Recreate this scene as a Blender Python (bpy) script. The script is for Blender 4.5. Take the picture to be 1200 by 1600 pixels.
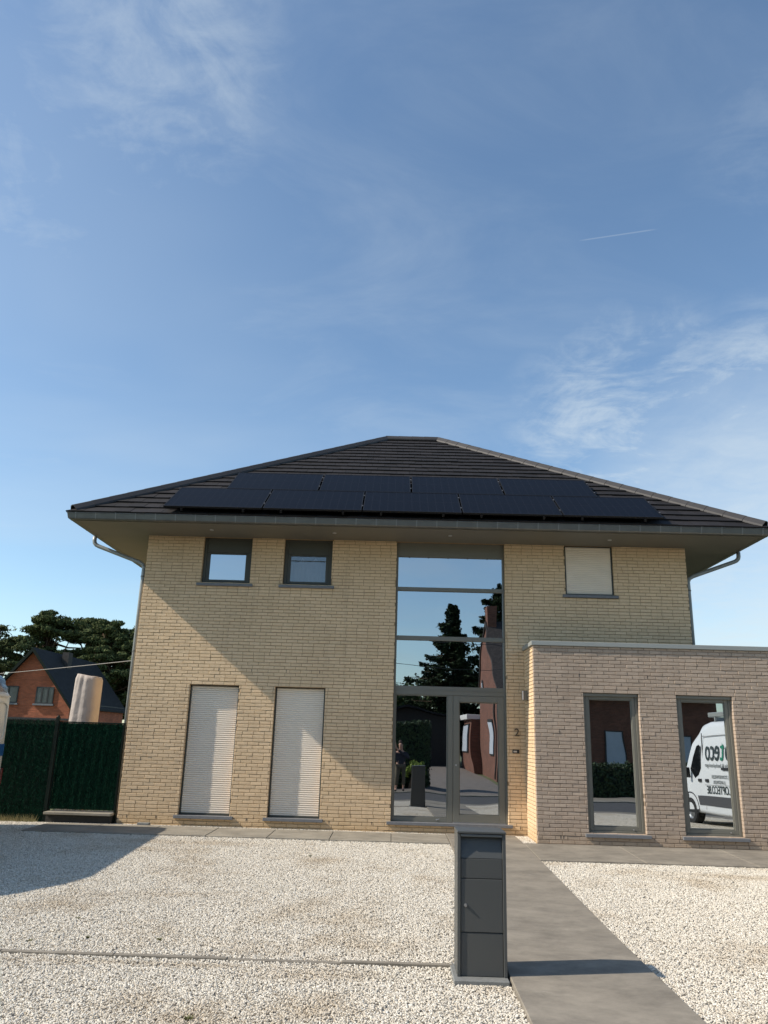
import bpy, bmesh, math, random
import numpy as np
from mathutils import Vector, Matrix, noise

random.seed(7)
RNG = np.random.default_rng(7)
S = bpy.context.scene
for o in list(bpy.data.objects):
    bpy.data.objects.remove(o)

# ---------------------------------------------------------------- camera
cam_d = bpy.data.cameras.new("Camera")
cam = bpy.data.objects.new("Camera", cam_d)
S.collection.objects.link(cam)
cam_d.sensor_fit = 'VERTICAL'
cam_d.sensor_height = 36.0
cam_d.lens = 36.0 * 1221.14 / 1600.0
cam_d.clip_start = 0.05
cam_d.clip_end = 3000
TH, RO, YA = 0.28135962, 0.02881302, -0.01840321
_f = Vector((math.sin(YA) * math.cos(TH), math.cos(YA) * math.cos(TH), math.sin(TH)))
_r0 = Vector((math.cos(YA), -math.sin(YA), 0))
_u0 = _r0.cross(_f)
_r = _r0 * math.cos(RO) + _u0 * math.sin(RO)
_u = -_r0 * math.sin(RO) + _u0 * math.cos(RO)
M = Matrix((( _r.x, _u.x, -_f.x, 0.0), (_r.y, _u.y, -_f.y, -15.6127), (_r.z, _u.z, -_f.z, 1.68), (0, 0, 0, 1)))
cam.matrix_world = M
S.camera = cam
S.render.resolution_x = 768
S.render.resolution_y = 1024

# ---------------------------------------------------------------- sun, sky, exposure
LD = Vector((1.0, 0.2, -0.82)).normalized()          # direction the sunlight travels
sun_d = bpy.data.lights.new("Sun", 'SUN')
sun_d.energy = 4.8
sun_d.angle = math.radians(0.53)
sun_d.color = (1.0, 0.90, 0.76)
sun = bpy.data.objects.new("Sun", sun_d)
sun.rotation_euler = LD.to_track_quat('-Z', 'Y').to_euler()
sun.location = (-20, -6, 20)
S.collection.objects.link(sun)
SUN_EL = math.asin(-LD.z)
SUN_AZ = math.atan2(-LD.x, -LD.y)                    # sky texture: rotation 0 looks along +Y, positive towards +X

W = bpy.data.worlds.new("World")
S.world = W
W.use_nodes = True
wn, wl = W.node_tree.nodes, W.node_tree.links
wn.clear()
def wnode(t, **k):
    n = wn.new(t)
    for a, b in k.items():
        setattr(n, a, b)
    return n
out = wnode('ShaderNodeOutputWorld')
bg = wnode('ShaderNodeBackground')
sky = wnode('ShaderNodeTexSky', sky_type='NISHITA', sun_disc=False, sun_elevation=SUN_EL, sun_rotation=SUN_AZ,
            altitude=50, air_density=1.0, dust_density=0.5, ozone_density=1.0)
bg.inputs['Strength'].default_value = 0.135
geo = wnode('ShaderNodeTexCoord')
sep = wnode('ShaderNodeSeparateXYZ')
wl.new(geo.outputs['Generated'], sep.inputs[0])
def wmath(op, a, b=None, c=None, clamp=False):
    n = wnode('ShaderNodeMath', operation=op)
    n.use_clamp = clamp
    for i, v in enumerate((a, b, c)):
        if v is None: continue
        if isinstance(v, (int, float)): n.inputs[i].default_value = v
        else: wl.new(v, n.inputs[i])
    return n.outputs[0]
zc = wmath('MAXIMUM', sep.outputs['Z'], 0.03)
zc = wmath('ADD', zc, 0.10)
cx = wmath('DIVIDE', sep.outputs['X'], zc)
cy = wmath('DIVIDE', sep.outputs['Y'], zc)
comb = wnode('ShaderNodeCombineXYZ')
wl.new(cx, comb.inputs[0]); wl.new(cy, comb.inputs[1])
def wnoise(scale, det, rough, dist, loc=(0, 0, 0), sc=(1, 1, 1), rot=(0, 0, 0)):
    mp = wnode('ShaderNodeMapping')
    mp.inputs['Location'].default_value = loc
    mp.inputs['Rotation'].default_value = rot
    mp.inputs['Scale'].default_value = sc
    wl.new(comb.outputs[0], mp.inputs[0])
    n = wnode('ShaderNodeTexNoise')
    n.inputs['Scale'].default_value = scale
    n.inputs['Detail'].default_value = det
    n.inputs['Roughness'].default_value = rough
    n.inputs['Distortion'].default_value = dist
    wl.new(mp.outputs[0], n.inputs['Vector'])
    return n.outputs['Fac']
def wramp(v, lo, hi, a=0.0, b=1.0):
    n = wnode('ShaderNodeMapRange')
    n.interpolation_type = 'SMOOTHSTEP'
    wl.new(v, n.inputs[0])
    n.inputs[1].default_value = lo; n.inputs[2].default_value = hi
    n.inputs[3].default_value = a; n.inputs[4].default_value = b
    return n.outputs[0]
def blob(dx, dy, dz, r0, r1):
    """1 near the direction, fading to 0: a bank of cloud has its own place in the sky"""
    d = Vector((dx, dy, dz)).normalized()
    v = wnode('ShaderNodeVectorMath', operation='DOT_PRODUCT')
    nv = wnode('ShaderNodeVectorMath', operation='NORMALIZE')
    wl.new(geo.outputs['Generated'], nv.inputs[0])
    wl.new(nv.outputs[0], v.inputs[0])
    v.inputs[1].default_value = d
    return wramp(v.outputs['Value'], math.cos(math.radians(r1)), math.cos(math.radians(r0)))
wisp = wnoise(1.7, 9, 0.62, 0.8, loc=(3.1, 0.7, 0), sc=(1.0, 1.7, 1), rot=(0, 0, 0.5))
soft = wnoise(0.55, 4, 0.5, 0.3, loc=(1.3, 4.2, 0), sc=(1.0, 1.5, 1), rot=(0, 0, 0.35))
fine = wnoise(6.0, 8, 0.68, 1.1, loc=(0.4, 2.2, 0), sc=(0.55, 1.6, 1), rot=(0, 0, 0.9))
# left upper wisps, right low bank, faint veil all over
b1 = blob(-.262, .668, .697, 0, 10)
b1b = blob(-.43, .68, .59, 1, 11)
b2 = blob(.29, .885, .355, 1, 11)
b2b = blob(.43, .82, .365, 1, 9)
b3 = blob(.43, .87, .21, 4, 16)
b4 = blob(-.46, .80, .36, 6, 30)
b5 = blob(.40, .68, .61, 0, 7)
cl = wnoise(4.2, 11, 0.66, 0.5, loc=(7.3, 1.9, 0), sc=(1.0, .8, 1), rot=(0, 0, .4))
cl2 = wnoise(9.0, 10, 0.62, 0.9, loc=(2.3, 5.1, 0), sc=(.8, 1.2, 1), rot=(0, 0, -.5))
puff = wmath('ADD', wmath('MULTIPLY', cl, 0.65), wmath('MULTIPLY', cl2, 0.35))
def mul(a, b): return wmath('MULTIPLY', a, b)
m1 = mul(wmath('MAXIMUM', b1, mul(b1b, .7)), wramp(puff, 0.38, 0.66, 0.04, 0.40))
m2 = mul(wmath('MAXIMUM', b2, b2b), wramp(puff, 0.38, 0.68, 0.0, 0.60))
m3 = mul(b3, wramp(wmath('ADD', mul(soft, .6), mul(puff, .4)), 0.30, 0.66, 0.22, 0.75))
m4 = mul(b4, wramp(soft, 0.38, 0.72, 0.02, 0.22))
veil = wmath('MAXIMUM', wramp(wmath('ADD', mul(soft, 0.55), mul(wisp, 0.45)), 0.42, 0.74, 0.0, 0.26), mul(b5, wramp(puff, .42, .66, 0, .14)))
mask = wmath('MAXIMUM', wmath('MAXIMUM', m1, m2), wmath('MAXIMUM', m3, wmath('MAXIMUM', m4, veil)), clamp=True)
# a short vapour trail
K1, K2 = Vector((.204, .797, .568)).normalized(), Vector((.289, .771, .567)).normalized()
nvt = wnode('ShaderNodeVectorMath', operation='NORMALIZE'); wl.new(geo.outputs['Generated'], nvt.inputs[0])
def wdot(v):
    n = wnode('ShaderNodeVectorMath', operation='DOT_PRODUCT'); wl.new(nvt.outputs[0], n.inputs[0]); n.inputs[1].default_value = v; return n.outputs['Value']
across = wmath('ABSOLUTE', wdot(K1.cross(K2).normalized()))
mid = (K1 + K2).normalized(); half = K1.angle(K2) / 2
trail = wmath('MULTIPLY', wramp(across, 0.0003, 0.0011, 0.15, 0.0), wramp(wdot(mid), math.cos(half * 1.05), math.cos(half * 0.7)))
mask = wmath('MAXIMUM', mask, trail)
mask = wmath('MULTIPLY', mask, wramp(sep.outputs['Z'], -0.02, 0.05))
mx = wnode('ShaderNodeMix', data_type='RGBA')
wl.new(mask, mx.inputs['Factor'])
wl.new(sky.outputs[0], mx.inputs['A'])
mx.inputs['B'].default_value = (4.6, 4.65, 4.85, 1)
tn = wnode('ShaderNodeMix', data_type='RGBA', blend_type='MULTIPLY')
tn.inputs['Factor'].default_value = 1.0
wl.new(mx.outputs['Result'], tn.inputs['A']); tn.inputs['B'].default_value = (.90, 1.0, 1.02, 1)
wl.new(tn.outputs['Result'], bg.inputs[0])
wl.new(bg.outputs[0], out.inputs[0])

S.view_settings.view_transform = 'Standard'
S.view_settings.look = 'None'
S.view_settings.gamma = 1.0
S.view_settings.exposure = 0.38
S.cycles.max_bounces = 8
S.cycles.use_adaptive_sampling = True

# ---------------------------------------------------------------- helpers
col = S.collection
def gz(y):
    """ground height: the front garden falls gently towards the street"""
    return -0.0317 * min(max(-y - 1.0, 0.0), 7.4)

class MB:
    def __init__(s):
        s.v = []; s.f = []
    def face(s, pts):
        n = len(s.v); s.v += [tuple(p) for p in pts]; s.f.append(tuple(range(n, n + len(pts)))); return s
    def mesh(s, vs, fs):
        n = len(s.v); s.v += [tuple(p) for p in vs]; s.f += [tuple(i + n for i in f) for f in fs]; return s
    def box(s, x0, x1, y0, y1, z0, z1):
        return s.mesh([(x0,y0,z0),(x1,y0,z0),(x1,y1,z0),(x0,y1,z0),(x0,y0,z1),(x1,y0,z1),(x1,y1,z1),(x0,y1,z1)],
                      [(3,2,1,0),(4,5,6,7),(0,1,5,4),(1,2,6,5),(2,3,7,6),(3,0,4,7)])
    def cbox(s, x0, x1, y0, y1, z0, z1, b=0.004):
        """box with all its edges chamfered"""
        vs = []; idx = {}
        X = (x0, x1); Y = (y0, y1); Z = (z0, z1)
        for i in (0, 1):
            for j in (0, 1):
                for k in (0, 1):
                    sx, sy, sz = (1, -1)[i] * b, (1, -1)[j] * b, (1, -1)[k] * b
                    idx[i, j, k, 'x'] = len(vs); vs.append((X[i], Y[j] + sy, Z[k] + sz))
                    idx[i, j, k, 'y'] = len(vs); vs.append((X[i] + sx, Y[j], Z[k] + sz))
                    idx[i, j, k, 'z'] = len(vs); vs.append((X[i] + sx, Y[j] + sy, Z[k]))
        fs = []
        g = lambda i, j, k, a: idx[i, j, k, a]
        for i in (0, 1):
            q = [g(i,0,0,'x'), g(i,1,0,'x'), g(i,1,1,'x'), g(i,0,1,'x')]; fs.append(q if i else q[::-1])
            q = [g(0,i,0,'y'), g(0,i,1,'y'), g(1,i,1,'y'), g(1,i,0,'y')]; fs.append(q if i else q[::-1])
            q = [g(0,0,i,'z'), g(1,0,i,'z'), g(1,1,i,'z'), g(0,1,i,'z')]; fs.append(q if i else q[::-1])
        for a in (0, 1):
            for c in (0, 1):
                fs.append([g(a,c,0,'x'), g(a,c,1,'x'), g(a,c,1,'y'), g(a,c,0,'y')])
                fs.append([g(a,0,c,'x'), g(a,1,c,'x'), g(a,1,c,'z'), g(a,0,c,'z')])
                fs.append([g(0,a,c,'y'), g(1,a,c,'y'), g(1,a,c,'z'), g(0,a,c,'z')])
        for i in (0, 1):
            for j in (0, 1):
                for k in (0, 1):
                    fs.append([g(i,j,k,'x'), g(i,j,k,'y'), g(i,j,k,'z')])
        return s.mesh(vs, fs)
    def tube(s, pts, r, n=10, cap=True):
        P = [Vector(p) for p in pts]; rings = []
        R = r if isinstance(r, (list, tuple)) else [r] * len(P)
        up = None
        for i, p in enumerate(P):
            d = (P[min(i+1, len(P)-1)] - P[max(i-1, 0)]).normalized()
            if up is None:
                up = Vector((0,0,1)) if abs(d.z) < .9 else Vector((1,0,0))
            a = d.cross(up).normalized(); b = a.cross(d).normalized(); up = b
            rings.append([p + (a * math.cos(t) + b * math.sin(t)) * R[i] for t in [2*math.pi*k/n for k in range(n)]])
        vs = [q for rg in rings for q in rg]; fs = []
        for i in range(len(P)-1):
            for k in range(n):
                fs.append((i*n+k, i*n+(k+1)%n, (i+1)*n+(k+1)%n, (i+1)*n+k))
        if cap:
            fs.append(tuple(range(n))[::-1]); fs.append(tuple((len(P)-1)*n + k for k in range(n)))
        return s.mesh(vs, fs)
    def prism(s, poly, y0, y1):
        """polygon of (x,z) extruded along y"""
        n = len(poly)
        vs = [(x, y0, z) for x, z in poly] + [(x, y1, z) for x, z in poly]
        fs = [tuple(range(n)), tuple(range(2*n-1, n-1, -1))] + [(i, n+i, n+(i+1)%n, (i+1)%n) for i in range(n)]
        return s.mesh(vs, fs)
    def build(s, name, mat=None, parent=None, smooth=False, bevel=0, fix=True):
        me = bpy.data.meshes.new(name)
        me.from_pydata(s.v, [], s.f)
        if fix:
            bm = bmesh.new(); bm.from_mesh(me)
            bmesh.ops.recalc_face_normals(bm, faces=bm.faces[:])
            bm.to_mesh(me); bm.free()
        if smooth:
            me.polygons.foreach_set('use_smooth', [True] * len(me.polygons))
        if mat: me.materials.append(mat)
        me.update()
        o = bpy.data.objects.new(name, me); col.objects.link(o)
        if bevel:
            m = o.modifiers.new('bevel', 'BEVEL'); m.width = bevel; m.segments = 2; m.limit_method = 'ANGLE'
        if parent is not None: o.parent = parent
        return o
def build_each(mb, name, m, parent, **k):
    """every loose piece of the builder becomes an object of its own"""
    par = list(range(len(mb.v)))
    def find(a):
        while par[a] != a: par[a] = par[par[a]]; a = par[a]
        return a
    for f_ in mb.f:
        for i in f_[1:]: par[find(i)] = find(f_[0])
    g = {}
    for f_ in mb.f: g.setdefault(find(f_[0]), []).append(f_)
    out_ = []
    for fs in g.values():
        ids = sorted({i for f_ in fs for i in f_}); mp_ = {a: b for b, a in enumerate(ids)}
        q = MB(); q.v = [mb.v[i] for i in ids]; q.f = [tuple(mp_[i] for i in f_) for f_ in fs]
        out_.append(q.build(name, m, parent, **k))
    return out_
def tag(o, label=None, cat=None, group=None, kind=None):
    if label: o['label'] = label
    if cat: o['category'] = cat
    if group: o['group'] = group
    if kind: o['kind'] = kind
    return o
def empty(name, loc=(0, 0, 0)):
    e = bpy.data.objects.new(name, None); col.objects.link(e); e.location = loc; e.empty_display_size = .2
    return e
def adopt(root):
    """parts are modelled in world coordinates; keep them there under a root that stands at the thing's base"""
    bpy.context.view_layer.update()
    inv = Matrix.Translation(root.location).inverted()
    for c in root.children:
        c.matrix_parent_inverse = inv

# ---------------------------------------------------------------- materials
def mat(name, base, rough=0.6, metal=0.0, var=0.0, scale=6.0, bump=0.0, bscale=40.0, spec=0.5, island=0.0, det=4):
    m = bpy.data.materials.new(name); m.use_nodes = True
    n, l = m.node_tree.nodes, m.node_tree.links
    b = n['Principled BSDF']
    b.inputs['Roughness'].default_value = rough
    b.inputs['Metallic'].default_value = metal
    b.inputs['Specular IOR Level'].default_value = spec
    tc = n.new('ShaderNodeTexCoord')
    g = n.new('ShaderNodeNewGeometry')
    rgb = n.new('ShaderNodeRGB'); rgb.outputs[0].default_value = (*base, 1)
    cur = rgb.outputs[0]
    if var:
        t = n.new('ShaderNodeTexNoise'); t.inputs['Scale'].default_value = scale; t.inputs['Detail'].default_value = det
        t.inputs['Roughness'].default_value = .6
        l.new(g.outputs['Position'], t.inputs['Vector'])
        mr = n.new('ShaderNodeMapRange'); mr.inputs[1].default_value = .3; mr.inputs[2].default_value = .7
        mr.inputs[3].default_value = 1 - var; mr.inputs[4].default_value = 1 + var
        l.new(t.outputs['Fac'], mr.inputs[0])
        h = n.new('ShaderNodeHueSaturation'); l.new(cur, h.inputs['Color']); l.new(mr.outputs[0], h.inputs['Value']); cur = h.outputs[0]
    if island:
        mr = n.new('ShaderNodeMapRange'); mr.inputs[3].default_value = 1 - island; mr.inputs[4].default_value = 1 + island
        l.new(g.outputs['Random Per Island'], mr.inputs[0])
        h = n.new('ShaderNodeHueSaturation'); l.new(cur, h.inputs['Color']); l.new(mr.outputs[0], h.inputs['Value']); cur = h.outputs[0]
    l.new(cur, b.inputs['Base Color'])
    if bump:
        t = n.new('ShaderNodeTexNoise'); t.inputs['Scale'].default_value = bscale; t.inputs['Detail'].default_value = 5
        l.new(g.outputs['Position'], t.inputs['Vector'])
        bp = n.new('ShaderNodeBump'); bp.inputs['Strength'].default_value = 1; bp.inputs['Distance'].default_value = bump
        l.new(t.outputs['Fac'], bp.inputs['Height']); l.new(bp.outputs[0], b.inputs['Normal'])
    return m

def brick_mat(name, c0, c1, c2, rough=.9, stain=(0.5, 0.36, 0.2), stain_amt=0.0):
    m = mat(name, c0, rough, bump=.003, bscale=55)
    n, l = m.node_tree.nodes, m.node_tree.links
    b = n['Principled BSDF']
    g = n.new('ShaderNodeNewGeometry')
    cr = n.new('ShaderNodeValToRGB')
    e = cr.color_ramp.elements
    e[0].color = (*c0, 1); e[1].color = (*c2, 1); x = e.new(.5); x.color = (*c1, 1)
    l.new(g.outputs['Random Per Island'], cr.inputs[0])
    t = n.new('ShaderNodeTexNoise'); t.inputs['Scale'].default_value = 18; t.inputs['Detail'].default_value = 6
    t.inputs['Roughness'].default_value = .7
    l.new(g.outputs['Position'], t.inputs['Vector'])
    mr = n.new('ShaderNodeMapRange'); mr.inputs[1].default_value = .3; mr.inputs[2].default_value = .7
    mr.inputs[3].default_value = .90; mr.inputs[4].default_value = 1.07
    l.new(t.outputs['Fac'], mr.inputs[0])
    t2 = n.new('ShaderNodeTexNoise'); t2.inputs['Scale'].default_value = .8; t2.inputs['Detail'].default_value = 4
    l.new(g.outputs['Position'], t2.inputs['Vector'])
    mr2 = n.new('ShaderNodeMapRange'); mr2.inputs[1].default_value = .3; mr2.inputs[2].default_value = .7
    mr2.inputs[3].default_value = .93; mr2.inputs[4].default_value = 1.06
    l.new(t2.outputs['Fac'], mr2.inputs[0])
    mu = n.new('ShaderNodeMath'); mu.operation = 'MULTIPLY'; l.new(mr.outputs[0], mu.inputs[0]); l.new(mr2.outputs[0], mu.inputs[1])
    # rain streaks: long vertical stains, unevenly spread
    mpv = n.new('ShaderNodeMapping'); mpv.inputs['Scale'].default_value = (5.5, 5.5, .35); l.new(g.outputs['Position'], mpv.inputs[0])
    tv = n.new('ShaderNodeTexNoise'); tv.inputs['Scale'].default_value = 1.0; tv.inputs['Detail'].default_value = 5; tv.inputs['Roughness'].default_value = .6
    l.new(mpv.outputs[0], tv.inputs['Vector'])
    mrv = n.new('ShaderNodeMapRange'); mrv.inputs[1].default_value = .55; mrv.inputs[2].default_value = .75; mrv.inputs[3].default_value = 1.0; mrv.inputs[4].default_value = .86
    l.new(tv.outputs['Fac'], mrv.inputs[0])
    mv = n.new('ShaderNodeMath'); mv.operation = 'MULTIPLY'; l.new(mu.outputs[0], mv.inputs[0]); l.new(mrv.outputs[0], mv.inputs[1]); mu = mv
    h = n.new('ShaderNodeHueSaturation'); l.new(cr.outputs[0], h.inputs['Color']); l.new(mu.outputs[0], h.inputs['Value'])
    cur = h.outputs[0]
    if stain_amt:          # damp splash band on the lowest courses: irregular dirt on the bricks themselves
        sp = n.new('ShaderNodeSeparateXYZ'); l.new(g.outputs['Position'], sp.inputs[0])
        t3 = n.new('ShaderNodeTexNoise'); t3.inputs['Scale'].default_value = 3; t3.inputs['Detail'].default_value = 5
        l.new(g.outputs['Position'], t3.inputs['Vector'])
        ma = n.new('ShaderNodeMath'); ma.operation = 'MULTIPLY_ADD'; l.new(t3.outputs['Fac'], ma.inputs[0]); ma.inputs[1].default_value = -.35
        l.new(sp.outputs['Z'], ma.inputs[2])
        m3 = n.new('ShaderNodeMapRange'); m3.inputs[1].default_value = -.15; m3.inputs[2].default_value = .12
        m3.inputs[3].default_value = stain_amt; m3.inputs[4].default_value = 0
        l.new(ma.outputs[0], m3.inputs[0])
        mxx = n.new('ShaderNodeMix'); mxx.data_type = 'RGBA'; l.new(m3.outputs[0], mxx.inputs['Factor'])
        l.new(cur, mxx.inputs['A']); mxx.inputs['B'].default_value = (*stain, 1); cur = mxx.outputs['Result']
    l.new(cur, b.inputs['Base Color'])
    return m

M_BRICK = brick_mat('yellow_brick', (.635, .468, .290), (.66, .490, .308), (.685, .512, .326), stain=(.42, .28, .13), stain_amt=.45)
M_BRICK2 = brick_mat('grey_brown_brick', (.36, .280, .215), (.385, .302, .234), (.41, .325, .254), stain=(.36, .26, .16), stain_amt=.35)
M_MORTAR = mat('mortar', (.30, .215, .13), .95, var=.15, scale=12)
M_MORTAR2 = mat('mortar_brown', (.24, .18, .13), .95, var=.15, scale=12)
M_RED = None
M_FRAME = mat('grey_window_frame', (.150, .148, .125), .42, var=.03, scale=3)
M_FRAMED = mat('dark_window_frame', (.055, .056, .046), .5, var=.03, scale=3)
M_SOFFIT = mat('soffit_board', (.150, .138, .112), .6, var=.05, scale=2)
M_SILL = mat('bluestone_sill', (.15, .155, .165), .6, var=.1, scale=14)
M_COPING = mat('coping_aluminium', (.26, .275, .265), .45, var=.03)
M_SHUTTER = mat('shutter_slat', (.80, .705, .585), .5, var=.02)
M_TILE = mat('dark_roof_tile', (.0135, .0118, .0125), .75, spec=.28, island=.3, var=.18, scale=9, bump=.002, bscale=60)
M_RIDGE = mat('ridge_tile', (.040, .038, .039), .6, spec=.35, island=.1, var=.1)
M_GUTTER = mat('zinc_gutter', (.145, .145, .135), .45, metal=.6, var=.12, scale=5)
M_PANEL = mat('solar_cell', (.0035, .004, .007), .4, spec=.06)
M_PFRAME = mat('black_panel_frame', (.008, .008, .009), .5, spec=.2)
M_LINE = mat('cell_busbar', (.014, .015, .022), .5, spec=.2)
M_CLAMP = mat('dull_clamp', (.16, .16, .17), .5, metal=.6)
M_ALU = mat('clamp_metal', (.5, .5, .5), .35, metal=.9)
M_BOX = mat('anthracite_powder_coat', (.072, .075, .073), .42, bump=.0002, bscale=900)
M_PLINTH = mat('plinth_stone', (.17, .175, .17), .7, var=.15, scale=20)
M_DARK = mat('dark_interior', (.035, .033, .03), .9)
M_FLOORI = mat('interior_floor', (.12, .10, .08), .7)
M_CURTAIN = mat('net_curtain', (.78, .78, .80), .9, var=.05)
M_BLACK = mat('black_plastic', (.02, .02, .02), .5)
M_WHITEP = mat('white_lamp_glass', (.75, .75, .75), .4)
M_CABLE = mat('pale_cable', (.24, .22, .20), .6)
M_WIRE = mat('black_wire', (.03, .03, .03), .6)
M_WEED = mat('weed_leaf', (.13, .13, .045), .7, island=.4)
M_DRY = mat('dry_grass_blade', (.33, .28, .13), .8, island=.4)
M_COVER = mat('beige_cover_fabric', (.41, .355, .315), .9, var=.06, scale=3, bump=.035, bscale=3.5)
M_MATG = mat('artificial_hedge_needle', (.005, .036, .020), .9, island=.8, spec=.1)
M_MATB = mat('hedge_backing', (.004, .012, .007), .9)
M_POST = mat('dark_green_post', (.003, .010, .007), .7, spec=.2)

def slab_mat(name, c):
    m = mat(name, c, .8, bump=.0008, bscale=120)
    n, l = m.node_tree.nodes, m.node_tree.links
    b = n['Principled BSDF']; g = n.new('ShaderNodeNewGeometry')
    t = n.new('ShaderNodeTexNoise'); t.inputs['Scale'].default_value = 2.2; t.inputs['Detail'].default_value = 12; t.inputs['Roughness'].default_value = .75
    t.inputs['Distortion'].default_value = .15
    mp = n.new('ShaderNodeMapping'); mp.inputs['Scale'].default_value = (.8, 1.2, 1); l.new(g.outputs['Position'], mp.inputs[0]); l.new(mp.outputs[0], t.inputs['Vector'])
    cr = n.new('ShaderNodeValToRGB'); e = cr.color_ramp.elements
    e[0].position = .32; e[0].color = (c[0]*.66, c[1]*.66, c[2]*.66, 1); e[1].position = .72; e[1].color = (c[0]*1.42, c[1]*1.42, c[2]*1.42, 1)
    l.new(t.outputs['Fac'], cr.inputs[0])
    v = n.new('ShaderNodeTexNoise'); v.inputs['Scale'].default_value = 3.5; v.inputs['Detail'].default_value = 12; v.inputs['Roughness'].default_value = .8
    l.new(mp.outputs[0], v.inputs['Vector'])
    mr = n.new('ShaderNodeMapRange'); mr.inputs[1].default_value = .60; mr.inputs[2].default_value = .72; mr.inputs[3].default_value = 0; mr.inputs[4].default_value = .38
    l.new(v.outputs['Fac'], mr.inputs[0])
    mx_ = n.new('ShaderNodeMix'); mx_.data_type = 'RGBA'; l.new(mr.outputs[0], mx_.inputs['Factor']); l.new(cr.outputs[0], mx_.inputs['A'])
    mx_.inputs['B'].default_value = (.42, .39, .34, 1)
    l.new(mx_.outputs['Result'], b.inputs['Base Color'])
    return m
M_SLAB = slab_mat('concrete_slab', (.205, .182, .148))
M_SLAB2 = slab_mat('concrete_slab_pale', (.235, .212, .172))

def glass_mat(name, refl=.62, tint=(.80, .86, .92), see=(.30, .30, .30)):
    m = bpy.data.materials.new(name); m.use_nodes = True
    n, l = m.node_tree.nodes, m.node_tree.links
    n.clear()
    o = n.new('ShaderNodeOutputMaterial'); mix = n.new('ShaderNodeMixShader')
    g = n.new('ShaderNodeBsdfGlossy'); g.inputs['Roughness'].default_value = 0.0; g.inputs['Color'].default_value = (*tint, 1)
    t = n.new('ShaderNodeBsdfTransparent'); t.inputs['Color'].default_value = (*see, 1)
    lw = n.new('ShaderNodeLayerWeight'); lw.inputs[0].default_value = .25
    mr = n.new('ShaderNodeMapRange'); mr.inputs[3].default_value = refl; mr.inputs[4].default_value = 1
    l.new(lw.outputs['Fresnel'], mr.inputs[0]); l.new(mr.outputs[0], mix.inputs[0])
    nz = n.new('ShaderNodeTexNoise'); nz.inputs['Scale'].default_value = .9; nz.inputs['Detail'].default_value = 1
    gg = n.new('ShaderNodeNewGeometry'); l.new(gg.outputs['Position'], nz.inputs['Vector'])
    bp = n.new('ShaderNodeBump'); bp.inputs['Distance'].default_value = .008; bp.inputs['Strength'].default_value = .5
    l.new(nz.outputs['Fac'], bp.inputs['Height']); l.new(bp.outputs[0], g.inputs['Normal'])
    l.new(t.outputs[0], mix.inputs[1]); l.new(g.outputs[0], mix.inputs[2]); l.new(mix.outputs[0], o.inputs[0])
    return m
M_GLASS = glass_mat('coated_glass', .54)
M_GLASS2 = glass_mat('plain_glass', .12, see=(.62, .62, .62))
M_CARGLASS = mat('dark_car_glass', (.01, .012, .014), .05, spec=.8)

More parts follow.
